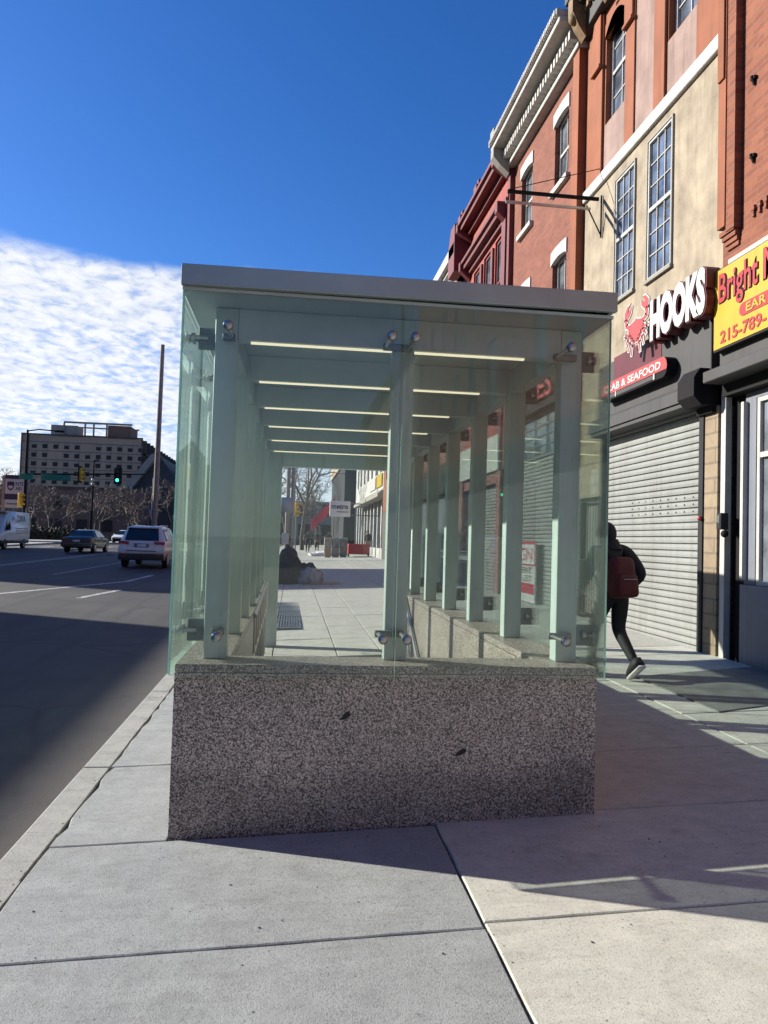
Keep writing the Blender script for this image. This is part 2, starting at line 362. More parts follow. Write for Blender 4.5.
def up(y): return .006 * (min(max(y, 4), 95) - 4)
def hz(x, y): return .04 * (x + .65) - .02 * 0 + up(y)           # footway
def rz(x, y): return -.22 - .015 * max(x, -11) - .02 * min(0, x + 11) * -1 + .007 * min(max(y, -60), 95)   # carriageway
SUN_E, SKY_K, SKY_SAT, SKY_T, CLOUD_K, EXPO = 5.0, .062, 1.3, (.84, .99, 1.4), .55, 0.95
# ------------------------------------------------------------------ ground, road, footway
YS = [-3000, -400, -60, -30, 4, 20, 40, 60, 95, 140, 400, 3000]
g = MB()
XS = [-3000, -300, -60, -23, -1.4, 5.2, 16, 60, 300, 3000]
vs = [(x, y, .007 * min(max(y, -60), 95) - .75) for y in YS for x in XS]
n = len(XS)
g.add(vs, [(j * n + i, j * n + i + 1, (j + 1) * n + i + 1, (j + 1) * n + i) for j in range(len(YS) - 1) for i in range(n - 1)])
tag(g.build('ground', MT['earth']), kind='structure')

r = MB(); XS = [-22.6, -16, -11, -6, -3, -1.33]; RY = [-60, -20, 0, 10, 20, 40, 60, 80, 95, 140, 420]
n = len(XS)
r.add([(x, y, rz(x, y)) for y in RY for x in XS], [(j * n + i, j * n + i + 1, (j + 1) * n + i + 1, (j + 1) * n + i) for j in range(len(RY) - 1) for i in range(n - 1)])
tag(r.build('road', MT['asphalt'], origin=(0, 0, 0)), kind='structure')

def strip(mb, x0, y0, x1, y1, w, m=0, dz=.004, seg=8):
    a, b = Vector((x0, y0)), Vector((x1, y1)); d = (b - a).normalized(); q = Vector((-d.y, d.x)) * w / 2
    for i in range(seg):
        p0 = a.lerp(b, i / seg); p1 = a.lerp(b, (i + 1) / seg)
        c = [p0 + q, p0 - q, p1 - q, p1 + q]
        mb.quad(*[(p.x, p.y, rz(p.x, p.y) + dz) for p in c], m)
mk = MB()
strip(mk, -7.9, 15.5, -5.1, 24.0, .17); strip(mk, -5.1, 24.0, -4.95, 27.5, .16)
strip(mk, -4.93, 18.2, -4.58, 20.9, .16)
strip(mk, -11, 20, -11, 55, .12); strip(mk, -11.3, 20, -11.3, 55, .12)
strip(mk, -7.9, 26, -7.9, 50, .1); strip(mk, -9.6, 2, -7.9, 15.5, .17); strip(mk, -4.9, 2, -4.9, 5, .12)
for i in range(9): strip(mk, -22 + i * 2.3, 61.0, -22 + i * 2.3, 64.5, .5, seg=1)
tag(mk.build('lane_markings', MT['paint'], origin=(0, 0, 0)), kind='structure')

# kerb: concrete lengths with open, ragged joints
kb = MB(); y = -30.0
while y < 95:
    ln = 2.4 if y > 4 else 2.2
    y1 = min(y + ln, 95)
    a = .012
    for k in range(4):
        ya = y + a + (y1 - y - 2 * a) * k / 4; yb = y + a + (y1 - y - 2 * a) * (k + 1) / 4
        j = random.uniform(-.008, .008)
        za, zb = hz(-1.3, ya), hz(-1.3, yb)
        vs = [(-1.36, ya, za - .45), (-1.165 + j, ya, za - .45), (-1.165 + j, ya, za - .002), (-1.325, ya, za - .002), (-1.345, ya, za - .022),
              (-1.36, yb, zb - .45), (-1.165 + j, yb, zb - .45), (-1.165 + j, yb, zb - .002), (-1.325, yb, zb - .002), (-1.345, yb, zb - .022)]
        kb.add(vs, [(0, 1, 6, 5), (1, 2, 7, 6), (2, 3, 8, 7), (3, 4, 9, 8), (4, 0, 5, 9), (0, 4, 3, 2, 1), (5, 6, 7, 8, 9)])
    y = y1
tag(kb.build('kerb', MT['kerb'], origin=(0, 0, 0)), kind='structure')

# footway slabs: each slab its own island with ragged edges over a dark joint bed
sw = MB()
def slab(x0, x1, y0, y1, m, gap=.004, rag=.005):
    n = max(2, int((x1 - x0) / .12)); k = max(2, int((y1 - y0) / .12))
    n, k = min(n, 24), min(k, 24)
    pts = []
    rg = lambda: random.uniform(0, rag); rk = lambda: random.uniform(0, rag) if x0 > -1.1 or y0 > 9 else random.choice((.0, .004, .008, .012, .02)) 
    for i in range(n): pts.append((x0 + gap + (x1 - x0 - 2 * gap) * i / n, y0 + gap + rg()))
    for i in range(k): pts.append((x1 - gap - rg(), y0 + gap + (y1 - y0 - 2 * gap) * i / k))
    for i in range(n): pts.append((x1 - gap - (x1 - x0 - 2 * gap) * i / n, y1 - gap - rg()))
    for i in range(k): pts.append((x0 + gap + rk(), y1 - gap - (y1 - y0 - 2 * gap) * i / k))
    dz = random.uniform(-.003, .003) if y0 > 4.1 else 0
    N_ = len(pts); cx = (x0 + x1) / 2; cy = (y0 + y1) / 2
    inn = [(px + (cx - px) * min(.005 / max(abs(cx - px), .02), .5), py + (cy - py) * min(.005 / max(abs(cy - py), .02), .5)) for px, py in pts]
    vs = [(px, py, hz(px, py) - .05) for px, py in pts] + [(px, py, hz(px, py) - .004 + dz) for px, py in pts] + [(px, py, hz(px, py) + dz) for px, py in inn] 
    fs = [(i, (i + 1) % N_, N_ + (i + 1) % N_, N_ + i) for i in range(N_)] + [(N_ + i, N_ + (i + 1) % N_, 2 * N_ + (i + 1) % N_, 2 * N_ + i) for i in range(N_)]
    fs.append(tuple(range(2 * N_, 3 * N_)))
    sw.add(vs, fs, m)
def row(xs, ys, m):
    for i in range(len(xs) - 1):
        for j in range(len(ys) - 1): slab(xs[i], xs[i + 1], ys[j], ys[j + 1], m if not callable(m) else m(i, j))
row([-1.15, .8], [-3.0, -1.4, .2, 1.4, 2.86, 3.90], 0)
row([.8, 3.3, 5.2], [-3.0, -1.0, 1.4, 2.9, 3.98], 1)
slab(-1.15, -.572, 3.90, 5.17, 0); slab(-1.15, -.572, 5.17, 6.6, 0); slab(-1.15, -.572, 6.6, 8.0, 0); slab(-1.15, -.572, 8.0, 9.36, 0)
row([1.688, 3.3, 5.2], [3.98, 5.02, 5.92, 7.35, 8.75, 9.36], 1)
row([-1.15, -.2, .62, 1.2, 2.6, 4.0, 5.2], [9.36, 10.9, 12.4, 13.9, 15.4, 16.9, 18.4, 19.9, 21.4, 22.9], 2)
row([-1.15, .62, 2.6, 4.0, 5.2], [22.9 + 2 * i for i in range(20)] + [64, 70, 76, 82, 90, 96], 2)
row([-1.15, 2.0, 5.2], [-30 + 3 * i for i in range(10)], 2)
# bed of the joints
for (x0, x1, y0, y1) in ((-1.17, 5.2, -30, 3.93), (-1.17, -.57, 3.93, 9.36), (1.68, 5.2, 3.93, 9.36), (-1.17, 5.2, 9.36, 40), (-1.17, 5.2, 40, 95)):
    for ya, yb in ([(y0, y1)] if y0 < 10 else [(y0 + (y1 - y0) * i / 4, y0 + (y1 - y0) * (i + 1) / 4) for i in range(4)]):
        sw.quad(*[(x, y_, hz(x, y_) - .03) for x, y_ in ((x0, ya), (x1, ya), (x1, yb), (x0, yb))], 3)
tag(sw.build('sidewalk', [MT['conc_cool'], MT['conc_warm'], MT['conc_far'], MT['joint']], origin=(0, 0, 0)), kind='structure')

st = MB()
for i in range(14): st.box(-.35, 1.46, 4.3, 9.36 - .3 * i, -.05 - .17 * (i + 1) - .3, .0 - .17 * (i + 1) + .03)
tag(st.build('stairs', MT['conc_far']), kind='structure')

md = MB()
for (x0, x1, y0, y1) in ((-10.4, -7.6, 44, 58), (-60, -8.0, 76, 82), (-60, -23, -60, 58), (-60, -23, 64, 76)):
    md.add([(x, y_, rz(max(x, -23), y_) + dz) for dz in (-.3, .15) for x, y_ in ((x0, y0), (x1, y0), (x1, y1), (x0, y1))],
           [(4, 5, 6, 7), (0, 1, 5, 4), (1, 2, 6, 5), (2, 3, 7, 6), (3, 0, 4, 7)])
tag(md.build('traffic_island', MT['kerb'], origin=(0, 0, 0)), kind='structure')

# ------------------------------------------------------------------ glass stair shelter
Y0, Y1 = 3.92, 10.4
XL, XR = -.575, 1.685
sh = thing('stair_shelter', 'glass and steel shelter over the stairs with a speckled granite base', 'shelter', (.55, 3.92, 0))
ZT = .885
p = MB()
def plinth_block(x0, x1, y0, y1, z1=ZT - .045):
    vs = [(x, y, hz(x, y) - .03) for x, y in ((x0, y0), (x1, y0), (x1, y1), (x0, y1))] + [(x, y, z1) for x, y in ((x0, y0), (x1, y0), (x1, y1), (x0, y1))]
    p.add(vs, [(0, 1, 2, 3), (4, 5, 6, 7), (0, 1, 5, 4), (1, 2, 6, 5), (2, 3, 7, 6), (3, 0, 4, 7)])
for a, b in ((XL, .5195), (.5205, 1.547), (1.5485, XR)): plinth_block(a, b, Y0, Y0 + .3)
for i in range(5):
    ya = Y0 + .302 + i * 1.04
    plinth_block(XL, XL + .24, ya, ya + 1.036); plinth_block(XR - .24, XR, ya, ya + 1.036)
p.box(XL + .01, XR - .01, Y0 + .01, Y0 + .29, .0, ZT - .05)
p.build('granite_base', MT['granite'], sh)
c = MB()
c.box(XL, XR, Y0, Y0 + .3, ZT - .042, ZT)
c.box(XL, XL + .26, Y0 + .303, 9.4, ZT - .042, ZT); c.box(XR - .26, XR, Y0 + .303, 9.4, ZT - .042, ZT)
c.build('granite_coping', MT['granite_top'], sh, bevel=.003)
iw = MB()
iw.box(XL + .24, XL + .26, 4.22, 9.4, -3.2, ZT - .045); iw.box(XR - .26, XR - .24, 4.22, 9.4, -3.2, ZT - .045); iw.box(XL + .26, XR - .26, 4.22, 4.24, -3.2, ZT - .045)
iw.build('stair_lining', MT['granite_top'], sh)
CXL, CXR = -.395, 1.575
YC = [4.15 + 1.04 * i for i in range(6)]
for i, yc in enumerate(YC):
    for xc in (CXL, CXR):
        m = MB(); m.cbox(xc - .062, xc + .062, yc - .05, yc + .05, ZT + .001, 2.80, .006)
        o = m.build('column', MT['frame'], sh)
m = MB(); m.cbox(.525, .65, 4.10, 4.19, ZT + .001, 2.80, .006); m.build('column', MT['frame'], sh)
for i, yc in enumerate(YC):
    m = MB(); m.box(CXL + .064, CXR - .064, yc - .045, yc + .045, 2.632, 2.80); b = m.build('roof_beam', MT['soffit'], sh)
    m = MB(); m.box(CXL + .13, CXR - .27, yc - .011, yc + .011, 2.622, 2.631); m.build('light_strip', MT['strip'], b)
for xc in (CXL, CXR):
    m = MB()
    for i in range(5): m.box(xc - .045, xc + .045, YC[i] + .052, YC[i + 1] - .052, 2.64, 2.80)
    m.box(xc - .045, xc + .045, YC[5] + .052, 10.28, 2.64, 2.80)
    m.build('edge_beam', MT['soffit'], sh)
m = MB(); m.box(-.6, 1.71, 3.84, 10.4, 2.803, 2.82); 
for k in range(6): m.box(-.33, 1.5, 4.62 + 1.04 * k - .02, 4.62 + 1.04 * k + .02, 2.78, 2.802)
m.build('soffit', MT['soffit'], sh)
# portal at the stair head
m = MB()
m.cbox(-.47, -.17, 10.28, 10.42, hz(-.3, 10.3), 2.80, .006); m.cbox(1.40, 1.66, 10.28, 10.42, hz(1.5, 10.3), 2.80, .006)
m.cbox(-.168, 1.398, 10.29, 10.41, 2.53, 2.80, .006)
m.build('entrance_portal', MT['frame'], sh)
# roof: folded steel fascia on four sides, slightly out of level as in the photo
m = MB()
rf = lambda x, y, z: (x, y, z + .012 * (x + .6) / 2.3)
def fas(x0, x1, y0, y1, z0, z1):
    vs = [rf(x, y, z) for z in (z0, z1) for y in (y0, y1) for x in (x0, x1)]
    m.add(vs, [(0, 2, 3, 1), (4, 5, 7, 6), (0, 1, 5, 4), (2, 6, 7, 3), (0, 4, 6, 2), (1, 3, 7, 5)])
fas(-.603, 1.716, 3.80, 3.835, 2.818, 2.925); fas(-.603, -.57, 3.836, 10.43, 2.823, 2.925); fas(1.685, 1.716, 3.836, 10.43, 2.823, 2.925)
fas(-.603, 1.716, 10.431, 10.465, 2.818, 2.925); fas(-.568, 1.683, 3.837, 10.43, 2.90, 2.922)
m.build('roof_fascia', MT['steel'], sh, bevel=.004, seg=2)
# glass: front pair, then six bays a side
def pane(name, x0, x1, y0, y1, z0, z1, axis, gm='glass'):
    m = MB(); m.box(x0, x1, y0, y1, z0, z1, 0)
    m.m[:] = [1] * 6
    # faces: bottom, top, -y, +y, -x, +x
    for f in ((2, 3) if axis == 'y' else (4, 5)): m.m[f] = 0
    return m.build(name, [MT[gm], MT['glass_edge']], sh)
GZ0, GZ1 = .842, 2.815
pane('glass_pane', -.588, .538, 3.843, 3.857, GZ0, GZ1, 'y'); pane('glass_pane', .552, 1.698, 3.843, 3.857, GZ0, GZ1, 'y')
ysp = [3.862] + [yc + .52 for yc in YC[:5]] + [10.27]
for i in range(6):
    for x0, x1 in ((-.602, -.590), (1.700, 1.712)):
        pane('glass_pane', x0, x1, ysp[i] + .006, ysp[i + 1] - .006, GZ0, GZ1, 'x', 'glass_milky' if x0 < 0 else 'glass')
# spider fittings: plate on the column, arm, round chrome cap through the glass
def fitting(pl, caps, ax):
    m = MB()
    x0, x1, y0, y1, z0, z1 = pl
    m.cbox(x0, x1, y0, y1, z0, z1, .004)
    o = m.build('glass_clamp', MT['clamp'], sh)
    k = MB()
    for (a, b) in caps:
        a, b = Vector(a), Vector(b); d = (b - a).normalized()
        k.tube([a, b], .012, 10); k.sphere(b + d * .002, .026, 0, 16, 10, (1 - .55 * abs(d.x), 1 - .55 * abs(d.y), 1)); k.tube([b - d * .04, b - d * .022], .024, 14)
    k.build('chrome_cap', MT['chrome'], o)
for z in (1.035, 2.633):
    for xc, xs in ((CXL, [-.365]), (.587, [.487, .604 + .01]), (CXR, [1.477])):
        caps = [((x, 4.06, z), (x, 3.838, z)) for x in xs]
        lo, hi = min(xs + [xc]) - .03, max(xs + [xc]) + .03
        fitting((lo + .012, hi - .012, 4.062, 4.098, z - .018, z + .018), caps, 'y')
    for i, yc in enumerate(YC):
        for s, xc, xg in ((-1, CXL, -.606), (1, CXR, 1.716)):
            fitting((xc + s * .064, xc + s * .155, yc - .012, yc + .012, z - .06, z + .06) if s > 0 else (xc - .155, xc - .064, yc - .012, yc + .012, z - .06, z + .06),
                    [((xc + s * .1, yc - .03, z), (xg, yc - .03, z)), ((xc + s * .1, yc + .03, z), (xg, yc + .03, z))], 'x')
# stair handrails
for x in (-.31, 1.40):
    m = MB()
    sl = (lambda y: (y - 9.2) * .567) if x > 0 else (lambda y: (y - 9.2) * .04)
    m.tube([(x, 9.75, .60), (x, 9.72, .93), (x, 9.6, .98), (x, 9.2, .96), (x, 6.6, .96 + sl(6.6))], .025, 10)
    m.tube([(x, 9.72, .62), (x, 9.2, .60), (x, 6.6, .60 + sl(6.6))], .014, 8)
    for k in range(8):
        y = 9.7 - k * .42; m.tube([(x, y, min(0, sl(y)) - .05), (x, y, .94 + min(0, sl(y)))], .013, 8)
    m.build('handrail', MT['rail'], sh)
ch = MB()
for cx, cz in ((.31, .625), (.93, .43)):
    pts = [(cx + .035 * math.cos(a) * random.uniform(.5, 1.1), cz + .022 * math.sin(a) * random.uniform(.5, 1.1) + .015 * math.cos(a)) for a in [i * .7 for i in range(9)]]
    ch.xz(pts, Y0 - .002, Y0 + .004)
ch.build('stone_chip', MT['patch'], sh)

gt_ = MB(); rq = random.Random(5)
for i in range(280):
    if i % 3 == 0: x, y = -1.15 + rq.gauss(0, .03), rq.uniform(1.5, 9)
    elif i % 3 == 1: x, y = rq.uniform(-1.1, 3.4), rq.uniform(1.9, 3.88)
    else: x, y = rq.uniform(1.72, 5.0), rq.uniform(4, 9)
    s = rq.choice((.002, .002, .003, .003, .0045)); a = rq.uniform(0, 6.28); z = hz(x, y)
    vs = [(x + s * math.cos(a + k * 1.26) * rq.uniform(.7, 1.4), y + s * math.sin(a + k * 1.26) * rq.uniform(.7, 1.4), z + (.001, s * .9)[j]) for j in (0, 1) for k in range(5)]
    gt_.add(vs, [(0, 1, 2, 3, 4), (5, 6, 7, 8, 9)] + [(k, (k + 1) % 5, 5 + (k + 1) % 5, 5 + k) for k in range(5)])
tag(gt_.build('grit', MT['joint'], origin=(0, 0, 0)), kind='stuff')
# small things set into the footway
gr = MB()
for i in range(14): gr.box(-.42 + i * .045, -.40 + i * .045, 12.0, 16.6, hz(0, 12) + .0, hz(0, 14) + .022)
for k in range(6): gr.box(-.44, .2, 11.98 + .92 * k, 12.01 + .92 * k, hz(0, 12), hz(0, 14) + .026)
tag(gr.build('pavement_grating', MT['clamp']), 'dark metal ventilation grating set in the sidewalk beyond the shelter', 'grating')
hd = MB()
vs = [(x, y, hz(x, y) + dz) for dz in (-.02, .012) for x, y in ((3.62, 5.9), (5.15, 6.3), (5.15, 7.75), (3.62, 7.45))]
hd.add(vs, [(4, 5, 6, 7), (0, 1, 5, 4), (1, 2, 6, 5), (2, 3, 7, 6), (3, 0, 4, 7)])
tag(hd.build('cellar_hatch', MT['hatch'], bevel=.004), 'dark steel cellar hatch flush in the sidewalk before the beauty shop', 'hatch')
# ------------------------------------------------------------------ row of shops on the right
WX = 5.2
def facade(root, name, mat, X, y0, y1, z0, z1, holes=(), d=.2, s=1):
    """wall sheet in the plane x = X with openings and their reveals (s = +1: faces -x)"""
    ys = sorted({y0, y1, *[h[0] for h in holes], *[h[1] for h in holes]}); zs = sorted({z0, z1, *[h[2] for h in holes], *[h[3] for h in holes]})
    m = MB()
    for i in range(len(ys) - 1):
        for j in range(len(zs) - 1):
            cy, cz = (ys[i] + ys[i + 1]) / 2, (zs[j] + zs[j + 1]) / 2
            if any(h[0] < cy < h[1] and h[2] < cz < h[3] for h in holes): continue
            m.quad((X, ys[i], zs[j]), (X, ys[i + 1], zs[j]), (X, ys[i + 1], zs[j + 1]), (X, ys[i], zs[j + 1]))
    D = d * s
    for a, b, c, e in holes:
        for q in (((X, a, c), (X + D, a, c), (X + D, a, e), (X, a, e)), ((X, b, c), (X + D, b, c), (X + D, b, e), (X, b, e)),
                  ((X, a, c), (X, b, c), (X + D, b, c), (X + D, a, c)), ((X, a, e), (X, b, e), (X + D, b, e), (X + D, a, e))): m.quad(*q)
    for q in (((X, y0, z0), (X + D, y0, z0), (X + D, y0, z1), (X, y0, z1)), ((X, y1, z0), (X + D, y1, z0), (X + D, y1, z1), (X, y1, z1)),
              ((X, y0, z1), (X, y1, z1), (X + D, y1, z1), (X + D, y0, z1))): m.quad(*q)
    return m.build(name, mat, root)

def window(root, X, y0, y1, z0, z1, cols=2, rows=2, fm='white', gm='wglass', fw=.055, mw=.018, rec=.09, s=1, split=True):
    m = MB(); a = X + rec * s; b = a + .06 * s
    xa, xb = min(a, b), max(a, b)
    m.box(xa, xb, y0, y0 + fw, z0, z1); m.box(xa, xb, y1 - fw, y1, z0, z1)
    m.box(xa, xb, y0 + fw, y1 - fw, z0, z0 + fw); m.box(xa, xb, y0 + fw, y1 - fw, z1 - fw, z1)
    xm0, xm1 = xa + .02, xb - .005
    zm = (z0 + z1) / 2
    if split: m.box(xa + .005, xb - .001, y0 + fw, y1 - fw, zm - .028, zm + .028)
    for i in range(1, cols):
        y = y0 + fw + (y1 - y0 - 2 * fw) * i / cols; m.box(xm0, xm1, y - mw / 2, y + mw / 2, z0 + fw, z1 - fw)
    for (c, d) in (((z0 + fw, zm - .028), (zm + .028, z1 - fw)) if split else ((z0 + fw, z1 - fw),)):
        for j in range(1, rows):
            z = c + (d - c) * j / rows; m.box(xm0 + .002, xm1 - .002, y0 + fw, y1 - fw, z - mw / 2, z + mw / 2)
    w = m.build('window', MT[fm], root)
    k = MB(); xg = (xa + xb) / 2 + .012 * s; k.box(min(xg, xg + .01 * s), max(xg, xg + .01 * s), y0 + fw * .5, y1 - fw * .5, z0 + fw * .5, z1 - fw * .5)
    k.build('pane', MT[gm], w)
    return w

def arch_poly(y0, y1, zb, zt, rise, n=10):
    """lintel with a curved underside: springing at zb - rise ... crown zb"""
    pts = [(y0 + (y1 - y0) * i / n, zb - rise * (2 * i / n - 1) ** 2) for i in range(n + 1)]
    return pts

def lintel(mb, y0, y1, zs, rise, th, x0, x1, ear=.08):
    lo = arch_poly(y0, y1, zs + rise, 0, rise)
    hi = [(y0 - ear + (y1 - y0 + 2 * ear) * i / 10, zs + rise + th - (rise * .5) * (2 * i / 10 - 1) ** 2) for i in range(11)]
    poly = [(y0 - ear, zs - .02), (y0, zs - .02)] + lo + [(y1, zs - .02), (y1 + ear, zs - .02)] + hi[::-1]
    mb.yz(poly, x0, x1)

def mass(root, mat, y0, y1, z1, x0=WX + .2, x1=17.0, z0=-.4):
    m = MB(); m.box(x0, x1, y0, y1, z0, z1); return m.build('body', mat, root)

def roller(root, X, y0, y1, z0, z1, mat='shutter', n=44, name='roller_shutter', lock=True):
    m = MB(); h = (z1 - z0) / n
    prof = []
    for i in range(n):
        z = z0 + i * h
        prof += [(X + .03, z), (X + .028, z + h * .1), (X + .0, z + h * .15), (X - .006, z + h * .5), (X - .003, z + h * .93)]
    prof.append((X + .02, z1))
    k = max(2, int((y1 - y0) / .5)); jit = [random.uniform(-.004, .004) for _ in range(k + 1)]
    vs = []
    for i in range(k + 1):
        y = y0 + (y1 - y0) * i / k
        vs += [(px + jit[i] * math.sin(pz * 3 + i), y, pz) for px, pz in prof]
    q = len(prof)
    m.add(vs, [(i * q + j, (i + 1) * q + j, (i + 1) * q + j + 1, i * q + j + 1) for i in range(k) for j in range(q - 1)], 0)
    m.box(X - .012, X + .03, y0, y1, z0 - .07, z0, 0)
    o = m.build(name, MT[mat], root)
    if lock:
        v = MB()
        for r_ in range(3):
            for i in range(9):
                y = y0 + .25 + i * .22; z = z0 + h * (18 + r_) + h * .55
                v.box(X - .011, X - .004, y, y + .022, z - .008, z + .008)
        v.build('vent_slot', MT['black'], o)
    return o

# ---- A: brick building with the beauty shop ---------------------------------
A = thing('brick_shop_building', 'old red brick building with charcoal beauty shop front nearest on the right', 'building', (WX, 5.0, .2))
hA = [(6.0, 6.9, 5.9, 7.9), (3.6, 4.5, 5.9, 7.9), (6.0, 6.9, 9.0, 10.8), (3.6, 4.5, 9.0, 10.8)]
facade(A, 'wall', MT['brick_m'], WX, 2.6, 8.5, 4.0, 12.2, hA)
mass(A, MT['brick_m'], 2.6, 8.5, 12.15, x0=WX + .42)
for h in hA: window(A, WX, *h)
m = MB(); m.box(WX - .10, WX - .002, 8.13, 8.30, 5.42, 12.2); m.build('pilaster', MT['brick_m'], A)
m = MB(); m.box(WX - .115, WX - .002, 8.303, 8.46, 5.5, 12.2); m.cbox(WX - .14, WX - .116, 8.32, 8.45, 7.35, 12.2, .005); m.build('terracotta_strip', MT['terra'], A)
m = MB()
for i in range(4): m.box(WX - .09 + .022 * i, WX - .002, 8.15, 8.45 - .02 * i, 5.40 - .06 * i, 5.457 - .06 * i)
m.build('corbel', MT['brick_m'], A)
m = MB()
for i in range(46): 
    y = 7.9 - i * .115; m.box(WX - .035, WX - .001, y - .06, y, 5.50, 5.56); m.box(WX - .03, WX - .001, y - .045, y - .012, 5.43, 5.497)
m.build('dentil_course', MT['brick_m'], A)
m = MB()
for z in (6.14, 7.07):
    m.box(WX - .04, WX - .001, 7.85, 7.93, z, z + .035); m.tube([(WX - .05, 7.89, z + .04), (WX - .01, 7.89, z - .06)], .018, 6)
m.build('wall_anchor', MT['black'], A)
m = MB(); m.box(4.87, WX - .001, 2.6, 8.37, 3.56, 3.70); m.box(5.08, WX - .002, 2.6, 8.36, 3.703, 3.99); m.build('shop_canopy', MT['gfascia'], A, bevel=.01); m = MB(); m.box(5.12, WX + .1, 2.6, 8.36, 3.41, 3.557); m.build('canopy_shade', MT['black'], A)  # last box is black to paint in the shade under the canopy
m = MB(); m.box(WX - .03, WX + .05, 2.6, 8.35, 4.94, 5.10); m.build('sign_board_cap', MT['white'], A)
m = MB(); m.box(WX - .02, WX + .06, 8.375, 8.47, .0, 3.5); m.box(WX - .012, WX + .05, 8.03, 8.08, 1.22, 3.3); m.build('door_post', MT['white'], A)
m = MB(); m.box(WX + .1, WX + .4, 8.09, 8.374, .0, 3.4); m.build('door_recess', MT['black'], A)
m = MB(); m.box(WX + .0, WX + .4, 2.6, 8.085, .0, 1.16); m.box(WX + .05, WX + .4, 7.88, 8.08, 1.163, 3.4); m.box(WX + .05, WX + .4, 2.6, 7.879, 3.32, 3.4); m.box(WX + .0, WX + .12, 8.47, 8.5, .0, 3.4); m.build('shop_wall', MT['bluegrey'], A)
w = window(A, WX, 4.6, 7.86, 1.165, 3.315, 1, 1, 'white', 'wglass', fw=.05, rec=.05, split=False)
m = MB(); m.box(WX + .045, WX + .10, 4.66, 7.80, 2.62, 2.68); m.build('transom', MT['white'], w)
st_ = [(7.62 + (.1 if i % 2 == 0 else .04) * math.cos(i * math.pi / 5), 2.93 + (.1 if i % 2 == 0 else .04) * math.sin(i * math.pi / 5)) for i in range(10)]
m = MB(); m.yz(st_, WX + .108, WX + .112); m.build('star_decal', MT['teal'], w)
m = MB(); m.box(WX + .108, WX + .111, 7.52, 7.62, 2.1, 2.2); m.box(WX + .108, WX + .111, 7.5, 7.6, 1.9, 1.99); m.yz([(7.6, 1.5), (7.63, 1.5), (7.57, 1.85), (7.55, 1.85)], WX + .108, WX + .111); m.build('small_decal', MT['white'], w)

ys_ = thing('shop_sign', 'yellow beauty shop sign reading Bright M with a phone number', 'sign', (5.0, 6.8, 3.93))
m = MB(); m.box(4.985, 5.12, 5.2, 8.335, 3.93, 4.925); m.build('frame', MT['dgrey'], ys_, bevel=.006)
m = MB(); m.box(4.975, 4.984, 5.22, 8.315, 3.955, 4.905); m.build('face', MT['yellow'], ys_)
TX = dict(xa=(0, -1, 0), ya=(0, 0, 1))
for dx, wx_, mm, bo in ((4.966, .0, 'black', .05), (4.958, .0, 'signred', .012)):
    m = MB(); m.text('Bright M', (dx + .008, 8.2, 4.38), w=1.06, h=.46, d=.006, bold=bo, **TX); m.build('lettering', MT[mm], ys_)
pl = [(7.66 + .09 * math.sin(a) * -1, 4.26 + .075 * math.cos(a)) for a in []]
cap_ = [(7.72 + .075 * math.cos(a), 4.285 + .075 * math.sin(a)) for a in [-math.pi / 2 + i * math.pi / 8 for i in range(9)]]
pill = cap_ + [(6.2, 4.36), (6.2, 4.21)]
m = MB(); m.yz(pill, 4.968, 4.974); m.build('pill', MT['signred'], ys_)
m = MB(); m.text('EAR', (4.967, 7.66, 4.235), w=.36, h=.10, d=.005, bold=.02, **TX); m.build('lettering', MT['yellow'], ys_)
m = MB(); m.text('215-789-', (4.974, 8.17, 4.0), w=.86, h=.15, d=.006, bold=.02, **TX); m.build('lettering', MT['signred'], ys_)

ib = thing('door_intercom', 'grey door intercom box and round camera on the white post', 'intercom', (5.17, 8.36, 1.75))
m = MB(); m.cbox(5.08, 5.18, 8.29, 8.39, 1.80, 2.0, .01); m.build('box', MT['dgrey'], ib)
m = MB(); m.box(5.07, 5.079, 8.31, 8.37, 1.88, 1.97); m.build('panel', MT['rail'], ib)
m = MB(); m.sphere((5.13, 8.29, 1.75), .045); m.build('camera_ball', MT['black'], ib)

# ---- B: stucco building with the crab restaurant ----------------------------
B = thing('stucco_building', 'cream stucco and terracotta building with grey shutter and crab restaurant sign', 'building', (WX, 10.7, .2))
YB0, YB1 = 8.505, 13.0
hB = [(9.78, 10.50, 5.58, 7.72), (10.95, 11.64, 5.62, 7.68)]
facade(B, 'stucco_wall', MT['stucco'], WX, YB0, YB1, 4.2, 7.9, hB)
for h in hB: window(B, WX - .1, *h, cols=3, rows=3, fm='white', gm='wblue', rec=.085, fw=.035, mw=.014)
m = MB()
for h in hB:
    m.box(WX - .03, WX - .001, h[0] - .03, h[1] + .03, h[3], h[3] + .03); m.box(WX - .05, WX - .001, h[0] - .04, h[1] + .04, h[2] - .05, h[2])
    m.box(WX - .03, WX - .001, h[0] - .03, h[0], h[2] + .001, h[3] - .001); m.box(WX - .03, WX - .001, h[1], h[1] + .03, h[2] + .001, h[3] - .001)
m.build('window_surround', MT['palestone'], B)
m = MB(); m.box(WX - .06, WX + .1, YB0 + .0, YB1, 7.905, 8.11); m.build('string_course', MT['white'], B, bevel=.01)
hB3 = [(11.37, 12.17, 8.93, 10.75), (9.15, 9.96, 8.95, 10.75)]
facade(B, 'terracotta_wall', MT['terra'], WX, YB0, YB1, 8.115, 11.3, hB3, d=.3)
for h in hB3: window(B, WX, *h, cols=2, rows=2, fm='white', gm='wblue', rec=.1)
m = MB()
for h in hB3: lintel(m, h[0], h[1], 10.5, .22, .12, WX - .03, WX + .08, .0)
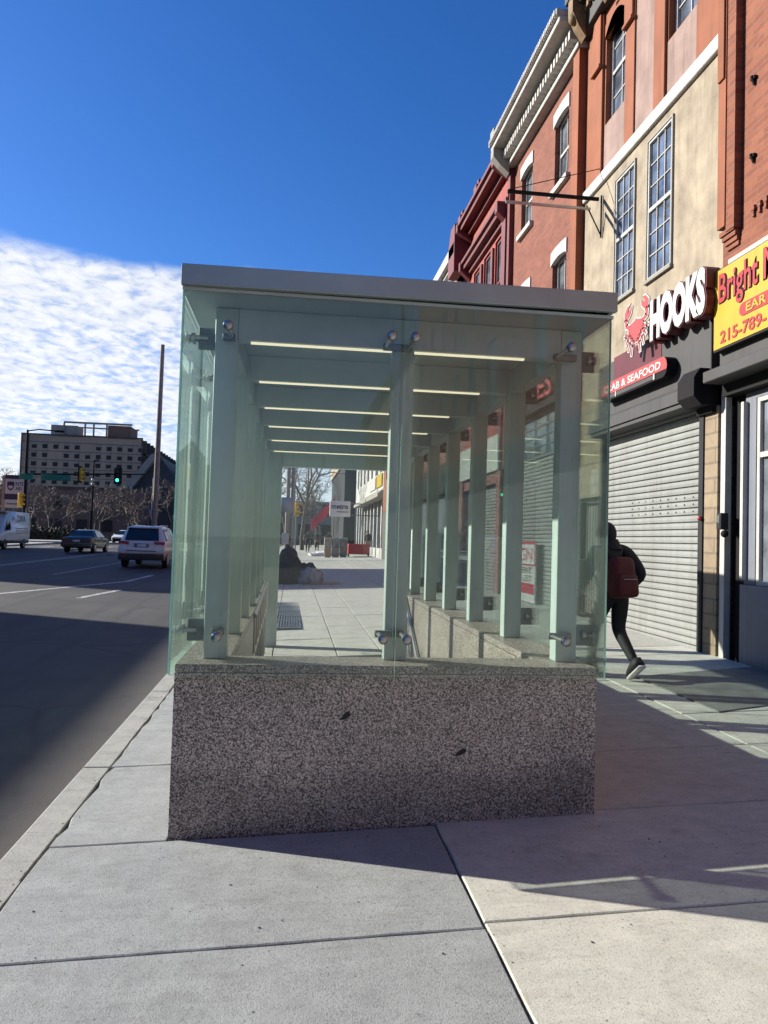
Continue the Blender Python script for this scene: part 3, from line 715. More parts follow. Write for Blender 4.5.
for a, b in ((10.97, 11.30), (9.99, 10.32), (8.52, 9.12), (12.22, 12.6)):
    m.box(WX - .05, WX - .001, a, b, 8.115, 11.0)
    m.box(WX - .09, WX - .051, a + .02, b - .02, 10.1, 11.0); m.box(WX - .12, WX - .052, a - .0, b, 10.02, 10.08)
m.build('pilaster', MT['terra'], B, bevel=.006)
m = MB(); m.box(WX - .012, WX - .001, 11.37, 12.17, 8.117, 8.92); m.box(WX - .012, WX - .001, 9.15, 9.96, 8.117, 8.93); m.box(WX - .02, WX - .001, 10.33, 10.96, 8.117, 11.0); m.build('pink_panel', MT['pink'], B)
mass(B, MT['brick_m'], YB0, YB1, 11.8, x0=WX + .42)
m = MB(); m.box(4.72, WX + .3, YB0, YB1, 11.62, 11.9); m.box(4.85, WX - .001, YB0, YB1, 11.45, 11.618); m.box(5.02, WX - .002, YB0, YB1, 11.02, 11.449); m.build('cornice', MT['gfascia'], B, bevel=.01)
for y in (12.75, 11.7, 10.65, 9.6):
    m = MB()
    m.yz([(y - .1, 11.0), (y + .1, 11.0), (y + .1, 11.6), (y - .1, 11.6)], 4.9, 5.01)
    m.prism([(4.74, 11.6), (4.74, 11.3), (4.86, 11.05), (5.0, 10.85), (5.0, 11.6)], lambda p, t, y=y: (p[0], y - .11 + .22 * t, p[1]))
    m.sphere((4.82, y, 11.22), .11); m.build('gilt_bracket', MT['ochre'], B)
m = MB()
for i in range(26):
    y = 8.75 + i * .16; m.box(4.95, 5.018, y, y + .09, 11.3, 11.42)
m.build('gilt_dentil', MT['ochre'], B)
# shop front
m = MB(); m.box(5.06, WX + .2, YB0 + .003, 11.95, 3.66, 4.56); m.build('sign_fascia', MT['gfascia'], B, bevel=.008)
m = MB(); m.prism([(4.9, 3.44), (4.9, 3.60), (4.96, 3.655), (5.3, 3.655), (5.3, 3.44)], lambda p, t: (p[0], 8.93 + 3.02 * t, p[1])); m.box(4.93, 5.3, 8.93, 11.95, 3.38, 3.437); m.build('shutter_hood', MT['gfascia'], B)
m = MB(); m.prism([(4.85, 3.45), (4.85, 3.68), (4.93, 3.80), (5.1, 3.80), (5.19, 3.68), (5.19, 3.36), (4.95, 3.34)], lambda p, t: (p[0], 8.53 + .39 * t, p[1])); m.box(5.1, 5.19, 8.55, 8.9, 3.26, 3.355); m.build('shutter_motor', MT['black'], B)
roller(B, 5.23, 8.9, 11.9, .3, 3.42, n=33)
for ya in (8.80, 11.9): m = MB(); m.box(5.14, 5.27, ya, ya + .1, .15, 3.42); m.build('shutter_guide', MT['dgrey'], B)
m = MB(); m.box(5.16, 5.42, 8.505, 8.795, .0, 3.34); m.build('block_pier', MT['block'], B); m = MB(); m.box(5.19, 5.42, 12.003, 13.0, 2.42, 4.2); m.box(5.19, 5.42, 12.003, 12.12, .1, 2.417); m.build('door_surround', MT['block'], B)
m = MB(); m.box(5.3, 5.42, 8.9, 12.0, 3.42, 3.65); m.build('lintel', MT['black'], B)
m = MB(); m.sphere((5.12, 8.83, 1.95), .03); m.build('key_switch', MT['coral'], B)
gt = MB()
for i in range(8): gt.tube([(5.21, 12.18 + i * .11, .3), (5.21, 12.18 + i * .11, 2.36)], .011, 6)
for z in (.34, 1.3, 2.34): gt.box(5.2, 5.235, 12.13, 13.0, z, z + .035)
gt.build('security_gate', MT['black'], B)
m = MB(); m.box(5.32, 5.4, 12.12, 13.0, .1, 2.415); m.build('door', MT['palestone'], B)

hs = thing('letter_sign', 'raised white HOOKS letters with a coral crab above the grey shutter', 'sign', (4.95, 9.5, 4.3))
m = MB(); m.text('HOOKS', (5.05, 9.70, 4.40), w=1.42, h=.61, d=.19, bold=.085, **TX); m.build('letter_returns', MT['dred'], hs)
m = MB(); m.text('HOOKS', (4.858, 9.69, 4.415), w=1.39, h=.585, d=.012, bold=.06, **TX); m.build('lettering', MT['swhite'], hs)
# crab: u to the right (-y), v up, about 1 x 0.9 m
def crab(k, grow):
    def P(pts): return [(10.2 - u * .48, 4.74 + v * .43) for u, v in pts]
    m = MB()
    def poly(pts):
        c = Vector((sum(p[0] for p in pts) / len(pts), sum(p[1] for p in pts) / len(pts)))
        m.yz(P([(p[0] + (p[0] - c.x) / max((Vector(p) - c).length, 1e-3) * grow, p[1] + (p[1] - c.y) / max((Vector(p) - c).length, 1e-3) * grow) for p in pts]), k, k + (.015 if grow else .004))
    poly([(-.5, .12), (-.3, .3), (-.12, .33), (0, .4), (.12, .33), (.3, .3), (.5, .12), (.36, -.12), (.18, -.34), (0, -.42), (-.18, -.34), (-.36, -.12)])
    for s in (-1, 1):
        def limb(pts, w0, w1):
            for i in range(len(pts) - 1):
                a, b = Vector(pts[i]), Vector(pts[i + 1]); d = (b - a).normalized(); q = Vector((-d.y, d.x))
                wa = w0 + (w1 - w0) * i / (len(pts) - 1) + grow; wb = w0 + (w1 - w0) * (i + 1) / (len(pts) - 1) + grow
                a2, b2 = a - d * grow * .7, b + d * (.02 + grow * .7)
                m.yz(P([(s * p.x, p.y) for p in (a2 + q * wa, a2 - q * wa, b2 - q * wb, b2 + q * wb)]), k, k + (.015 if grow else .004))
        limb([(.42, .2), (.66, .3), (.7, .55)], .06, .07)
        poly([(s * x, y) for x, y in ((.62, .5), (.78, .55), (.78, .8), (.6, .98), (.42, 1.0), (.56, .84), (.58, .74), (.3, .9), (.36, .7), (.5, .58))])
        for j, (dx, dy) in enumerate(((.46, -.02), (.42, -.2), (.34, -.38), (.22, -.48))):
            x0, y0 = .4 - j * .1, -.02 - j * .1
            limb([(x0, y0), (x0 + dx * .6, y0 + dy * .3), (x0 + dx * .85, y0 + dy * 1.0)], .045, .02)
    return m
crab(4.889, .055).build('crab_outline', MT['swhite'], hs); crab(4.884, .0).build('crab', MT['coral'], hs)
m = MB(); m.box(5.052, 5.058, 9.75, 11.3, 4.2, 4.6); m.build('backing', MT['dred'], hs)

cs = thing('lightbox_sign', 'long coral lightbox sign reading CRAB & SEAFOOD under the crab', 'sign', (4.97, 10.3, 3.85))
cp = [(9.42 + .13 * math.cos(a), 4.01 + .14 * math.sin(a)) for a in [math.pi / 2 + i * math.pi / 8 for i in range(9)]]
cp2 = [(11.3 + .13 * math.cos(a), 4.01 + .14 * math.sin(a)) for a in [-math.pi / 2 + i * math.pi / 8 for i in range(9)]]
m = MB(); m.yz(cp + cp2, 4.9, 5.05); m.build('box', MT['black'], cs)
m = MB(); m.yz([(y, max(z, 3.965)) for y, z in cp + cp2], 4.893, 4.899); m.build('face', MT['coral'], cs)
m = MB(); m.box(4.893, 4.899, 9.62, 11.2, 3.895, 3.955); m.build('lower_band', MT['gfascia'], cs)
m = MB(); m.text('CRAB & SEAFOOD', (4.893, 11.3, 3.995), w=1.85, h=.115, d=.005, bold=.03, **TX); m.build('lettering', MT['swhite'], cs)
m = MB(); m.box(4.888, 4.892, 9.62, 9.66, 3.885, 3.965); m.box(4.888, 4.892, 10.85, 10.88, 3.885, 3.965); m.build('clip', MT['swhite'], cs)

bk = thing('sign_bracket', 'empty iron sign bracket with a guy wire sticking out from the wall', 'sign bracket', (5.1, 12.2, 7.4))
m = MB(); m.box(3.48, 5.12, 12.18, 12.22, 7.60, 7.655); m.build('upper_bar', MT['black'], bk)
m = MB(); m.box(3.45, 4.97, 12.18, 12.22, 7.42, 7.46); m.build('lower_bar', MT['rail'], bk)
m = MB(); m.tube([(3.5, 12.2, 7.66), (5.15, 12.25, 8.2)], .008, 6); m.build('guy_wire', MT['black'], bk)
m = MB(); m.tube([(4.9, 12.2, 7.5), (5.18, 12.2, 6.97)], .014, 6); m.tube([(5.17, 12.2, 6.95), (5.17, 12.2, 7.7)], .016, 6); m.tube([(3.5, 12.2, 7.42), (3.5, 12.2, 7.66)], .014, 6); m.build('wall_brace', MT['black'], bk)

# ---- C: brick house with white arched lintels -------------------------------
Cb = thing('brick_house', 'red brick house with white dentilled cornice and white arched window heads', 'building', (WX, 15.4, .25))
hC = [(13.93, 14.72, 8.95, 10.4), (16.18, 17.0, 8.95, 10.4), (13.93, 14.72, 5.75, 7.45), (16.18, 17.0, 5.75, 7.45)]
facade(Cb, 'wall', MT['brick_r'], WX, 13.0, 17.8, 4.42, 11.2, hC)
mass(Cb, MT['brick_r'], 13.0, 17.8, 11.5, x0=WX + .42)
for h in hC:
    window(Cb, WX, *h, cols=2, rows=1, fm='white', rec=.1)
    m = MB(); lintel(m, h[0] - .02, h[1] + .02, h[3] - .07, .06, .24, WX - .03, WX + .06, .03); m.build('window_head', MT['white'], Cb)
    m = MB(); m.cbox(WX - .09, WX + .05, h[0] - .1, h[1] + .1, h[2] - .12, h[2] - .005, .01); m.build('sill', MT['white'], Cb)
m = MB(); m.box(WX - .15, WX - .002, 13.06, 13.36, 3.4, 11.0); m.build('pilaster', MT['terra'], Cb)
m = MB(); m.box(WX - .12, WX - .002, 17.6, 17.78, 3.4, 10.9); m.build('downpipe', MT['maroon'], Cb)
m = MB(); m.box(5.04, WX + .1, 13.02, 17.8, 10.93, 11.35); m.box(5.0, 5.039, 13.02, 17.8, 10.93, 11.02); m.box(4.62, WX + .1, 13.0, 17.8, 11.36, 11.47); m.box(4.56, WX + .1, 13.0, 17.82, 11.473, 11.60)
m.build('cornice', MT['white'], Cb, bevel=.012)
m = MB()
for i in range(29): y = 13.08 + i * .162; m.box(4.86, 5.038, y, y + .085, 11.09, 11.27)
m.build('dentil', MT['white'], Cb)
m = MB()
for i in range(58): y = 13.04 + i * .081; m.box(4.535, 4.559, y, y + .045, 11.48, 11.58)
m.build('crown_dentil', MT['white'], Cb)
m = MB(); m.prism([(4.62, 11.35), (4.62, 11.15), (4.8, 10.95), (5.03, 10.75), (5.03, 11.35)], lambda p, t: (p[0], 17.55 + .25 * t, p[1])); m.box(4.6, 5.0, 17.5, 17.82, 11.61, 11.85); m.build('end_bracket', MT['palestone'], Cb)
# its shop: grid glazing, roller shutters, red letters
m = MB(); m.box(5.12, WX + .3, 13.45, 17.8, 4.45, 5.3); m.build('sign_fascia', MT['dgrey'], Cb)
w = window(Cb, WX, 13.6, 17.6, 3.45, 4.44, 5, 4, 'rail', 'wglass', split=False, mw=.03)
roller(Cb, 5.22, 14.4, 17.5, .32, 3.4, 'shutter_d', 36, lock=False)
m = MB(); m.box(5.18, 5.42, 13.4, 14.39, .1, 3.44); m.box(5.18, 5.42, 17.51, 17.8, .1, 3.44); m.box(5.2, 5.42, 13.0, 13.4, .1, 3.0); m.build('shop_pier', MT['dgrey'], Cb)
ls = thing('red_letter_sign', 'red letters SALES over the shutter of the white corniced brick house', 'sign', (5.1, 14.9, 4.6))
m = MB(); m.text('SALES', (5.115, 16.6, 4.62), w=2.3, h=.5, d=.06, bold=.01, **TX); m.build('lettering', MT['letter'], ls)
ps = thing('poster_board', 'white and red poster board leaning on the far shutter', 'poster', (5.1, 15.9, .3))
m = MB(); m.box(5.05, 5.08, 15.0, 16.6, .32, 1.62); m.build('board', MT['swhite'], ps)
m = MB(); m.box(5.043, 5.049, 15.0, 16.6, 1.56, 1.62); m.box(5.043, 5.049, 15.05, 16.5, .5, .72); m.box(5.043, 5.049, 15.0, 16.6, 1.1, 1.13); m.box(5.043, 5.049, 15.0, 15.05, 1.13, 1.56); m.build('red_band', MT['signred'], ps)
m = MB(); m.text('SIGN', (5.049, 16.5, 1.2), w=1.3, h=.28, d=.005, **TX); m.build('lettering', MT['coral'], ps)
m = MB(); m.text('AGENT', (5.049, 16.5, .93), w=1.3, h=.14, d=.005, **TX); m.text('TO LET', (5.049, 16.5, .76), w=1.3, h=.13, d=.005, **TX); m.build('lettering', MT['black'], ps)

# ---- D, E and the far shops ---------------------------------------------------
D = thing('dark_red_house', 'house painted dark red with heavy maroon cornices', 'building', (WX, 20, .3))
hD = [(18.45, 19.3, 7.4, 9.7), (19.65, 20.5, 7.4, 9.7), (20.85, 21.7, 7.4, 9.7)]
facade(D, 'wall', MT['red'], WX, 17.8, 22.3, 3.4, 11.6, hD); mass(D, MT['red'], 17.8, 22.3, 11.5, x0=WX + .42)
for h in hD: window(D, WX, *h, cols=1, rows=1, fm='maroon', gm='wblue', rec=.05, fw=.07)
m = MB()
for z, o in ((11.15, .38), (9.95, .26)):
    m.box(WX - o, WX - .001, 17.9, 22.3, z, z + .14); m.box(WX - o - .08, WX - .001, 17.88, 22.32, z + .143, z + .24); m.box(WX - o * .4, WX - .002, 17.9, 22.3, z - .14, z - .003)
    for y in (18.0, 22.15): m.prism([(WX - o - .1, z + .24), (WX - o - .1, z - .02), (WX - .02, z - .32), (WX - .02, z + .24)], lambda p, t, y=y: (p[0], y - .11 + .22 * t, p[1]))
for y in (18.1, 20.1, 22.1): m.box(WX - .42, WX - .1, y - .16, y + .16, 11.4, 11.62); m.box(WX - .34, WX - .16, y - .08, y + .08, 11.62, 11.8)
m.build('cornice', MT['maroon'], D)
m = MB(); m.box(WX - .15, WX - .001, 17.85, 18.2, 3.4, 10.3); m.box(WX - .06, WX - .001, 19.38, 19.57, 7.3, 9.6); m.box(WX - .06, WX - .001, 20.58, 20.77, 7.3, 9.6); m.box(WX - .12, WX - .001, 18.3, 21.8, 7.2, 7.36); m.build('trim', MT['maroon'], D)
m = MB(); m.box(5.0, WX + .3, 17.9, 22.2, 3.4, 4.3); m.build('sign_fascia', MT['swhite'], D)
roller(D, 5.24, 18.2, 21.9, .34, 3.1, 'shutter_d', 32, lock=False)
m = MB(); m.box(5.05, 5.4, 17.82, 18.18, .1, 3.39); m.box(5.05, 5.4, 21.92, 22.28, .1, 3.39); m.box(5.1, 5.4, 18.2, 21.9, 3.1, 3.39); m.build('shop_pier', MT['pinkwall'], D)
E_ = thing('rose_house', 'rose coloured house with a plain white cornice beyond the dark red one', 'building', (WX, 26, .3))
hE = [(23.6, 24.4, 7.4, 9.3), (25.7, 26.5, 7.4, 9.3), (27.8, 28.6, 7.4, 9.3)]
facade(E_, 'wall', MT['pinkwall'], WX, 22.3, 30, 3.4, 10.6, hE); mass(E_, MT['pinkwall'], 22.3, 30, 10.6, x0=WX + .42)
for h in hE:
    window(E_, WX, *h, cols=1, rows=1); m = MB(); lintel(m, h[0], h[1], h[3] - .2, .18, .2, WX - .05, WX + .06, .1); m.build('window_head', MT['white'], E_)
m = MB(); m.box(5.0, WX - .001, 22.4, 30, 10.0, 10.5); m.box(4.7, WX + .2, 22.4, 30, 10.62, 10.95); m.box(4.85, WX, 22.4, 30, 10.503, 10.617)
for i in range(44): m.box(4.9, 4.999, 22.5 + i * .17, 22.59 + i * .17, 10.15, 10.35)
m.build('cornice', MT['white'], E_)
m = MB(); m.yz([(22.32, 10.0), (23.2, 10.0), (23.2, 11.0), (22.9, 11.5), (22.32, 11.5)], 4.7, 5.6); m.build('end_block', MT['maroon'], E_)
m = MB(); m.box(4.95, WX + .3, 22.4, 29.9, 3.2, 4.2); m.build('sign_fascia', MT['dgrey'], E_)
m = MB(); m.box(5.2, 5.5, 22.3, 30, .1, 3.19); m.build('shop_wall', MT['bluegrey'], E_)

F_ = thing('brown_building', 'brown brick corner building with shaded side before the white shops', 'building', (WX, 38, .4))
hF = [(31 + 2.4 * i, 32.2 + 2.4 * i, 5, 6.8) for i in range(5)]
facade(F_, 'wall', MT['brick_m'], WX, 30, 43, 3.2, 9.5, hF); mass(F_, MT['hbrick'], 30, 43, 9.6, x0=WX + .42)
for h in hF: window(F_, WX, *h, cols=1, rows=1)
m = MB(); m.box(5.2, 5.6, 30, 43, .1, 3.19); m.build('shop_wall', MT['stone'], F_)
G_ = thing('white_shop_row', 'row of white fronted shops with yellow sign and pale awning down the street', 'building', (6, 58, .5))
hG = [(44.5 + 3 * i, 45.8 + 3 * i, 6.3, 8) for i in range(9)]
facade(G_, 'wall', MT['white'], 6.0, 43, 72, 4.6, 9.2, hG); mass(G_, MT['white'], 43, 72, 9.2, x0=6.42)
for h in hG: window(G_, 6.0, *h, cols=1, rows=1)
m = MB(); m.prism([(5.2, 4.3), (5.2, 4.5), (6.0, 5.1), (6.0, 4.3)], lambda p, t: (p[0], 46 + 18 * t, p[1])); m.build('awning', MT['palestone'], G_)
m = MB(); m.box(5.9, 5.99, 50, 53.5, 5.3, 6.15); m.build('yellow_board', MT['yellow'], G_)
m = MB(); m.box(5.92, 5.99, 54, 58, 5.3, 6.1); m.build('white_board', MT['swhite'], G_)
m = MB(); m.box(6.0, 6.4, 43, 72, .2, 1.0)
for i in range(13): m.box(6.0, 6.4, 43 + i * 2.4, 43.5 + i * 2.4, 1.0, 4.59)
m.build('shop_pier', MT['white'], G_)
m = MB(); m.box(6.2, 6.41, 43, 72, 1.0, 4.59); m.build('shop_glass', MT['wglass'], G_)
H_ = thing('tan_building', 'tall tan and black building behind the white shops', 'building', (6, 84, .6))
m = MB(); m.box(4.9, 16, 72, 96, -.3, 13.5); m.build('wall', MT['dgrey'], H_)
m = MB(); m.box(4.7, 4.89, 72.5, 96, 9, 13.5); m.box(4.9, 16, 71.8, 71.99, 11.0, 13.6); m.build('upper_panel', MT['tan'], H_)
I_ = thing('grey_hall', 'grey flat roofed hall closing the view at the end of the street', 'building', (3, 135, .6))
m = MB(); m.box(-4, 30, 130, 150, -.3, 8.0); m.build('wall', MT['tan'], I_)
for i in range(8):
    for za, zb in ((2, 4), (5.5, 7.5)): m = MB(); m.box(-3 + 4 * i, -1 + 4 * i, 129.9, 129.98, za, zb); m.build('window', MT['hotel_w'], I_)

# ---- the same street behind the camera (mirrored in the shelter's glass) and the far side (throws the road's shade)
for (y0, y1, h, mt, nm, lb) in ((-9, 2.58, 11, 'terra', 'brick_shop_row', 'terracotta shop row just behind the viewpoint'), (-24, -9.02, 13, 'brick_m', 'brick_shop_row', 'old brick shop row well behind the viewpoint'), (-48, -24.02, 10, 'stucco', 'brick_shop_row', 'cream shop row far behind the viewpoint')):
    b = thing(nm, lb, 'building', (WX, (y0 + y1) / 2, 0))
    hh = [(y0 + .8 + 2.2 * i, y0 + 1.7 + 2.2 * i, z, z + 1.9) for i in range(int((y1 - y0 - 1) / 2.2)) for z in (5.2, 8.0)]
    facade(b, 'wall', MT[mt], WX, y0, y1, 3.6, h, hh); mass(b, MT[mt], y0, y1, h, x0=WX + .42)
    k = MB()
    for q in hh: k.box(WX + .1, WX + .12, *q)
    k.build('window_glass', MT['wglass'], b)
    m = MB(); m.box(WX - .3, WX + .4, y0, y1, 3.2, 3.9); m.box(WX - .4, WX + .3, y0, y1, h, h + .4); m.build('cornice', MT['gfascia'], b)
    m = MB(); m.box(WX + .1, WX + .41, y0, y1, -.2, 3.19); m.build('shop_wall', MT['shutter_d'], b)
for (y0, y1, x1, h, lb) in ((-48, 22.8, -40, 10.15, 'long low brick block across the road outside the view'), (34.6, 43.0, -36, 15.5, 'taller brick block across the road outside the view'), (43.02, 56, -36, 10.6, 'low corner block across the road by the crossing')):
    b = thing('brick_block', lb, 'building', (-23, (y0 + y1) / 2, 0))
    hh = [(y0 + 1 + 2.6 * i, y0 + 2.1 + 2.6 * i, z, z + 1.9) for i in range(int((y1 - y0 - 1.5) / 2.6)) for z in (4.6, 7.6)]
    facade(b, 'wall', MT['brick_m'], -23.0, y0, y1, -.2, h, hh, s=-1); m = MB(); m.box(x1, -23.42, y0, y1, -.4, h); m.build('body', MT['brick_m'], b)
    k = MB()
    for q in hh: k.box(-23.2, -23.15, *q)
    k.build('window_glass', MT['wglass'], b)
# ------------------------------------------------------------------ vehicles (local: rear at y = 0, nose at +y)
def car(name, label, cat, loc, rz, stn, wheels, paint, spec, group=None):
    t = thing(name, label, cat, loc, rz, group)
    m = MB(); vs = []; q = 10
    for (y, zb, zl, zr, wb, wr) in stn:
        zm = zb + (zl - zb) * .5
        h = [(wb * .9, zb), (wb, zm), (wb * .985, zl - .04), (wb * .96, zl), (wr + .0, zr - .03), (wr * .86, zr)]
        vs.append([(x, y, z) for x, z in h] + [(-x, y, z) for x, z in h[::-1]])
    q = 12
    m.add([v for r_ in vs for v in r_], [(i * q + k, i * q + k + 1, (i + 1) * q + k + 1, (i + 1) * q + k) for i in range(len(vs) - 1) for k in range(q - 1)], 0, True)
    m.add(vs[0], [tuple(range(q))], 0); m.add(vs[-1], [tuple(range(q))], 0)
    m.add([v for r_ in vs for v in (r_[0], r_[-1])], [(2 * i, 2 * i + 1, 2 * i + 3, 2 * i + 2) for i in range(len(vs) - 1)], 1)
    b = m.build('body', [paint, MT['plastic']], t, world=False)
    for (wy, wr_, wx) in wheels:
        for s in (-1, 1):
            o = MB(); o.tube([(s * (wx - .2), wy, wr_), (s * (wx - .02), wy, wr_), (s * wx, wy, wr_)], [wr_, wr_, wr_ * .93], 20); w = o.build('wheel', MT['rubber'], t, world=False)
            o = MB(); o.tube([(s * (wx - .03), wy, wr_), (s * (wx + .006), wy, wr_)], wr_ * .62, 16); o.build('rim', MT['rim'], w, world=False)
    for nm, mt, pts in spec.get('quads', []):
        o = MB()
        a, b2, c, d = [Vector(p) for p in pts]; nn = (b2 - a).cross(d - a).normalized() * .012
        o.add([a, b2, c, d, a + nn, b2 + nn, c + nn, d + nn], [(0, 1, 2, 3), (4, 5, 6, 7), (0, 1, 5, 4), (1, 2, 6, 5), (2, 3, 7, 6), (3, 0, 4, 7)])
        o.build(nm, MT[mt], t, world=False)
    for nm, mt, bx in spec.get('boxes', []):
        o = MB()
        for k in bx: o.cbox(*k, .015)
        o.build(nm, MT[mt], t, world=False)
    return t

# white SUV, seen from behind
suv = [(0, .55, 1.0, 1.03, .86, .80), (.05, .38, 1.05, 1.09, .92, .80), (.14, .34, 1.1, 1.25, .94, .77), (.36, .34, 1.12, 1.66, .955, .67), (.55, .34, 1.12, 1.74, .96, .66), (1.6, .34, 1.12, 1.78, .965, .66), (2.6, .34, 1.10, 1.73, .965, .66), (3.45, .34, 1.06, 1.10, .96, .78), (4.4, .36, .97, 1.0, .93, .8), (4.75, .5, .8, .85, .85, .74)]
Q = [('rear_window', 'autoglass', [(-.68, .07, 1.15), (.68, .07, 1.15), (.60, .34, 1.64), (-.60, .34, 1.64)])]
for s in (-1, 1):
    f = lambda pts: [(s * x, y, z) for x, y, z in (pts if s > 0 else pts[::-1])]
    Q.append(('side_window', 'autoglass', f([(.93, .55, 1.16), (.925, 1.9, 1.17), (.70, 1.95, 1.68), (.70, .75, 1.66)])))
    Q.append(('side_window', 'autoglass', f([(.925, 2.0, 1.17), (.92, 3.1, 1.12), (.70, 2.62, 1.64), (.70, 2.05, 1.68)])))
    Q.append(('tail_light', 'redlens', [(s * .92 if s < 0 else .5, -.015 + (.03 if s < 0 else 0), 1.0), (s * .5 if s < 0 else .92, -.015 + (.03 if s > 0 else 0), .97), (s * .5 if s < 0 else .92, -.0 + (.06 if s > 0 else 0), 1.10), (s * .92 if s < 0 else .5, .06 if s < 0 else 0, 1.12)]))
    Q.append(('side_glass', 'plastic', f([(.88, .45, 1.14), (.93, .5, 1.14), (.70, .7, 1.66), (.68, .68, 1.66)])) if False else ('mirror_base', 'plastic', f([(.93, 3.0, 1.1), (.93, 3.15, 1.1), (.90, 3.15, 1.2), (.90, 3.0, 1.2)])))
car('white_suv', 'white SUV driving away in the near lane, dark rear window and red lights', 'car', (-6.15, 31.5, rz(-6.15, 33)), 0, suv, [(.95, .38, .93), (3.85, .38, .93)], MT['car_white'],
    dict(quads=Q, boxes=[('bumper', 'plastic', [(-.9, .9, -.06, .3, .34, .60)]), ('bumper_step', 'car_white', [(-.92, .92, -.05, .2, .62, .86)]), ('bumper_groove', 'plastic', [(-.62, .62, -.062, -.02, .70, .74)]),
        ('licence_plate', 'clearlens', [(-.17, .17, -.035, -.01, .88, .99)]), ('plate_recess', 'clamp', [(-.3, .3, -.022, .02, .86, 1.03)]), ('spoiler', 'car_white', [(-.62, .62, .26, .5, 1.66, 1.70)]),
        ('roof_rail', 'rim', [(-.62, -.58, .7, 2.6, 1.77, 1.81), (.58, .62, .7, 2.6, 1.77, 1.81)]), ('mirror', 'car_white', [(-1.1, -.95, 2.95, 3.1, 1.1, 1.26), (.95, 1.1, 2.95, 3.1, 1.1, 1.26)]),
        ('reflector', 'redlens', [(-.8, -.62, -.07, -.04, .5, .55), (.62, .8, -.07, -.04, .5, .55)]), ('rear_wiper', 'black', [(-.02, .4, .06, .075, 1.17, 1.19)]), ('roof_aerial', 'black', [(-.02, .02, .9, .94, 1.77, 1.86)])]))
# grey-green saloon
sed = [(0, .45, .85, .88, .78, .72), (.08, .3, .93, .96, .86, .76), (.95, .28, .97, 1.0, .885, .74), (1.5, .28, .95, 1.36, .89, .58), (2.2, .28, .95, 1.43, .89, .58), (2.85, .28, .93, 1.37, .89, .60), (3.55, .28, .91, .95, .88, .74), (4.5, .3, .8, .83, .84, .74), (4.75, .45, .68, .72, .76, .68)]
Q = [('rear_window', 'autoglass', [(-.68, .99, 1.01), (.68, .99, 1.01), (.55, 1.46, 1.34), (-.55, 1.46, 1.34)])]
for s in (-1, 1):
    f = lambda pts: [(s * x, y, z) for x, y, z in (pts if s > 0 else pts[::-1])]
    Q.append(('side_window', 'autoglass', f([(.86, 1.25, .985), (.86, 2.15, .985), (.615, 2.15, 1.36), (.62, 1.6, 1.33)])))
    Q.append(('side_window', 'autoglass', f([(.86, 2.22, .985), (.85, 3.2, .965), (.63, 2.75, 1.33), (.615, 2.22, 1.36)])))
    Q.append(('tail_light', 'redlens', [(-.86, .02, .72), (-.5, -.02, .72), (-.5, .02, .86), (-.86, .05, .86)] if s < 0 else [(.5, -.02, .72), (.86, .02, .72), (.86, .05, .86), (.5, .02, .86)]))
car('green_saloon', 'grey green saloon car driving away in the middle of the road', 'car', (-12.75, 46, rz(-12.75, 48)), 0, sed, [(.95, .33, .87), (3.8, .33, .87)], MT['car_green'],
    dict(quads=Q, boxes=[('bumper', 'car_green', [(-.86, .86, -.08, .15, .38, .62)]), ('bumper_trim', 'plastic', [(-.87, .87, -.09, .1, .52, .56)]), ('licence_plate', 'clearlens', [(-.2, .2, -.03, .0, .68, .8)]), ('mirror', 'car_green', [(.9, 1.04, 2.95, 3.07, .93, 1.05), (-1.04, -.9, 2.95, 3.07, .93, 1.05)])]))
# white car coming the other way (nose toward the camera)
Q = [('windscreen', 'autoglass', [(.7, 3.5, .98), (-.7, 3.5, .98), (-.58, 2.9, 1.36), (.58, 2.9, 1.36)]), ('head_light', 'clearlens', [(.82, 4.66, .62), (.5, 4.78, .62), (.5, 4.74, .76), (.8, 4.6, .76)]), ('head_light', 'clearlens', [(-.5, 4.78, .62), (-.82, 4.66, .62), (-.8, 4.6, .76), (-.5, 4.74, .76)])]
car('white_car', 'white car facing the viewer beyond the grey green saloon', 'car', (-16.9, 80.5, rz(-16.9, 78)), math.pi, sed, [(.95, .33, .87), (3.8, .33, .87)], MT['car_white'],
    dict(quads=Q, boxes=[('grille', 'black', [(-.7, .7, 4.7, 4.82, .34, .6)]), ('mirror', 'car_white', [(.9, 1.04, 2.95, 3.07, .93, 1.05), (-1.04, -.9, 2.95, 3.07, .93, 1.05)])]))
# white high-roof van, coming toward the camera, left side in view
van = [(0, .45, 1.5, 2.62, .98, .90), (.06, .4, 1.5, 2.68, 1.0, .92), (3.9, .4, 1.5, 2.70, 1.0, .92), (4.3, .4, 1.4, 2.55, 1.0, .86), (4.9, .4, 1.25, 1.75, .99, .82), (5.3, .42, 1.15, 1.22, .97, .86), (5.85, .5, .95, 1.0, .9, .8)]
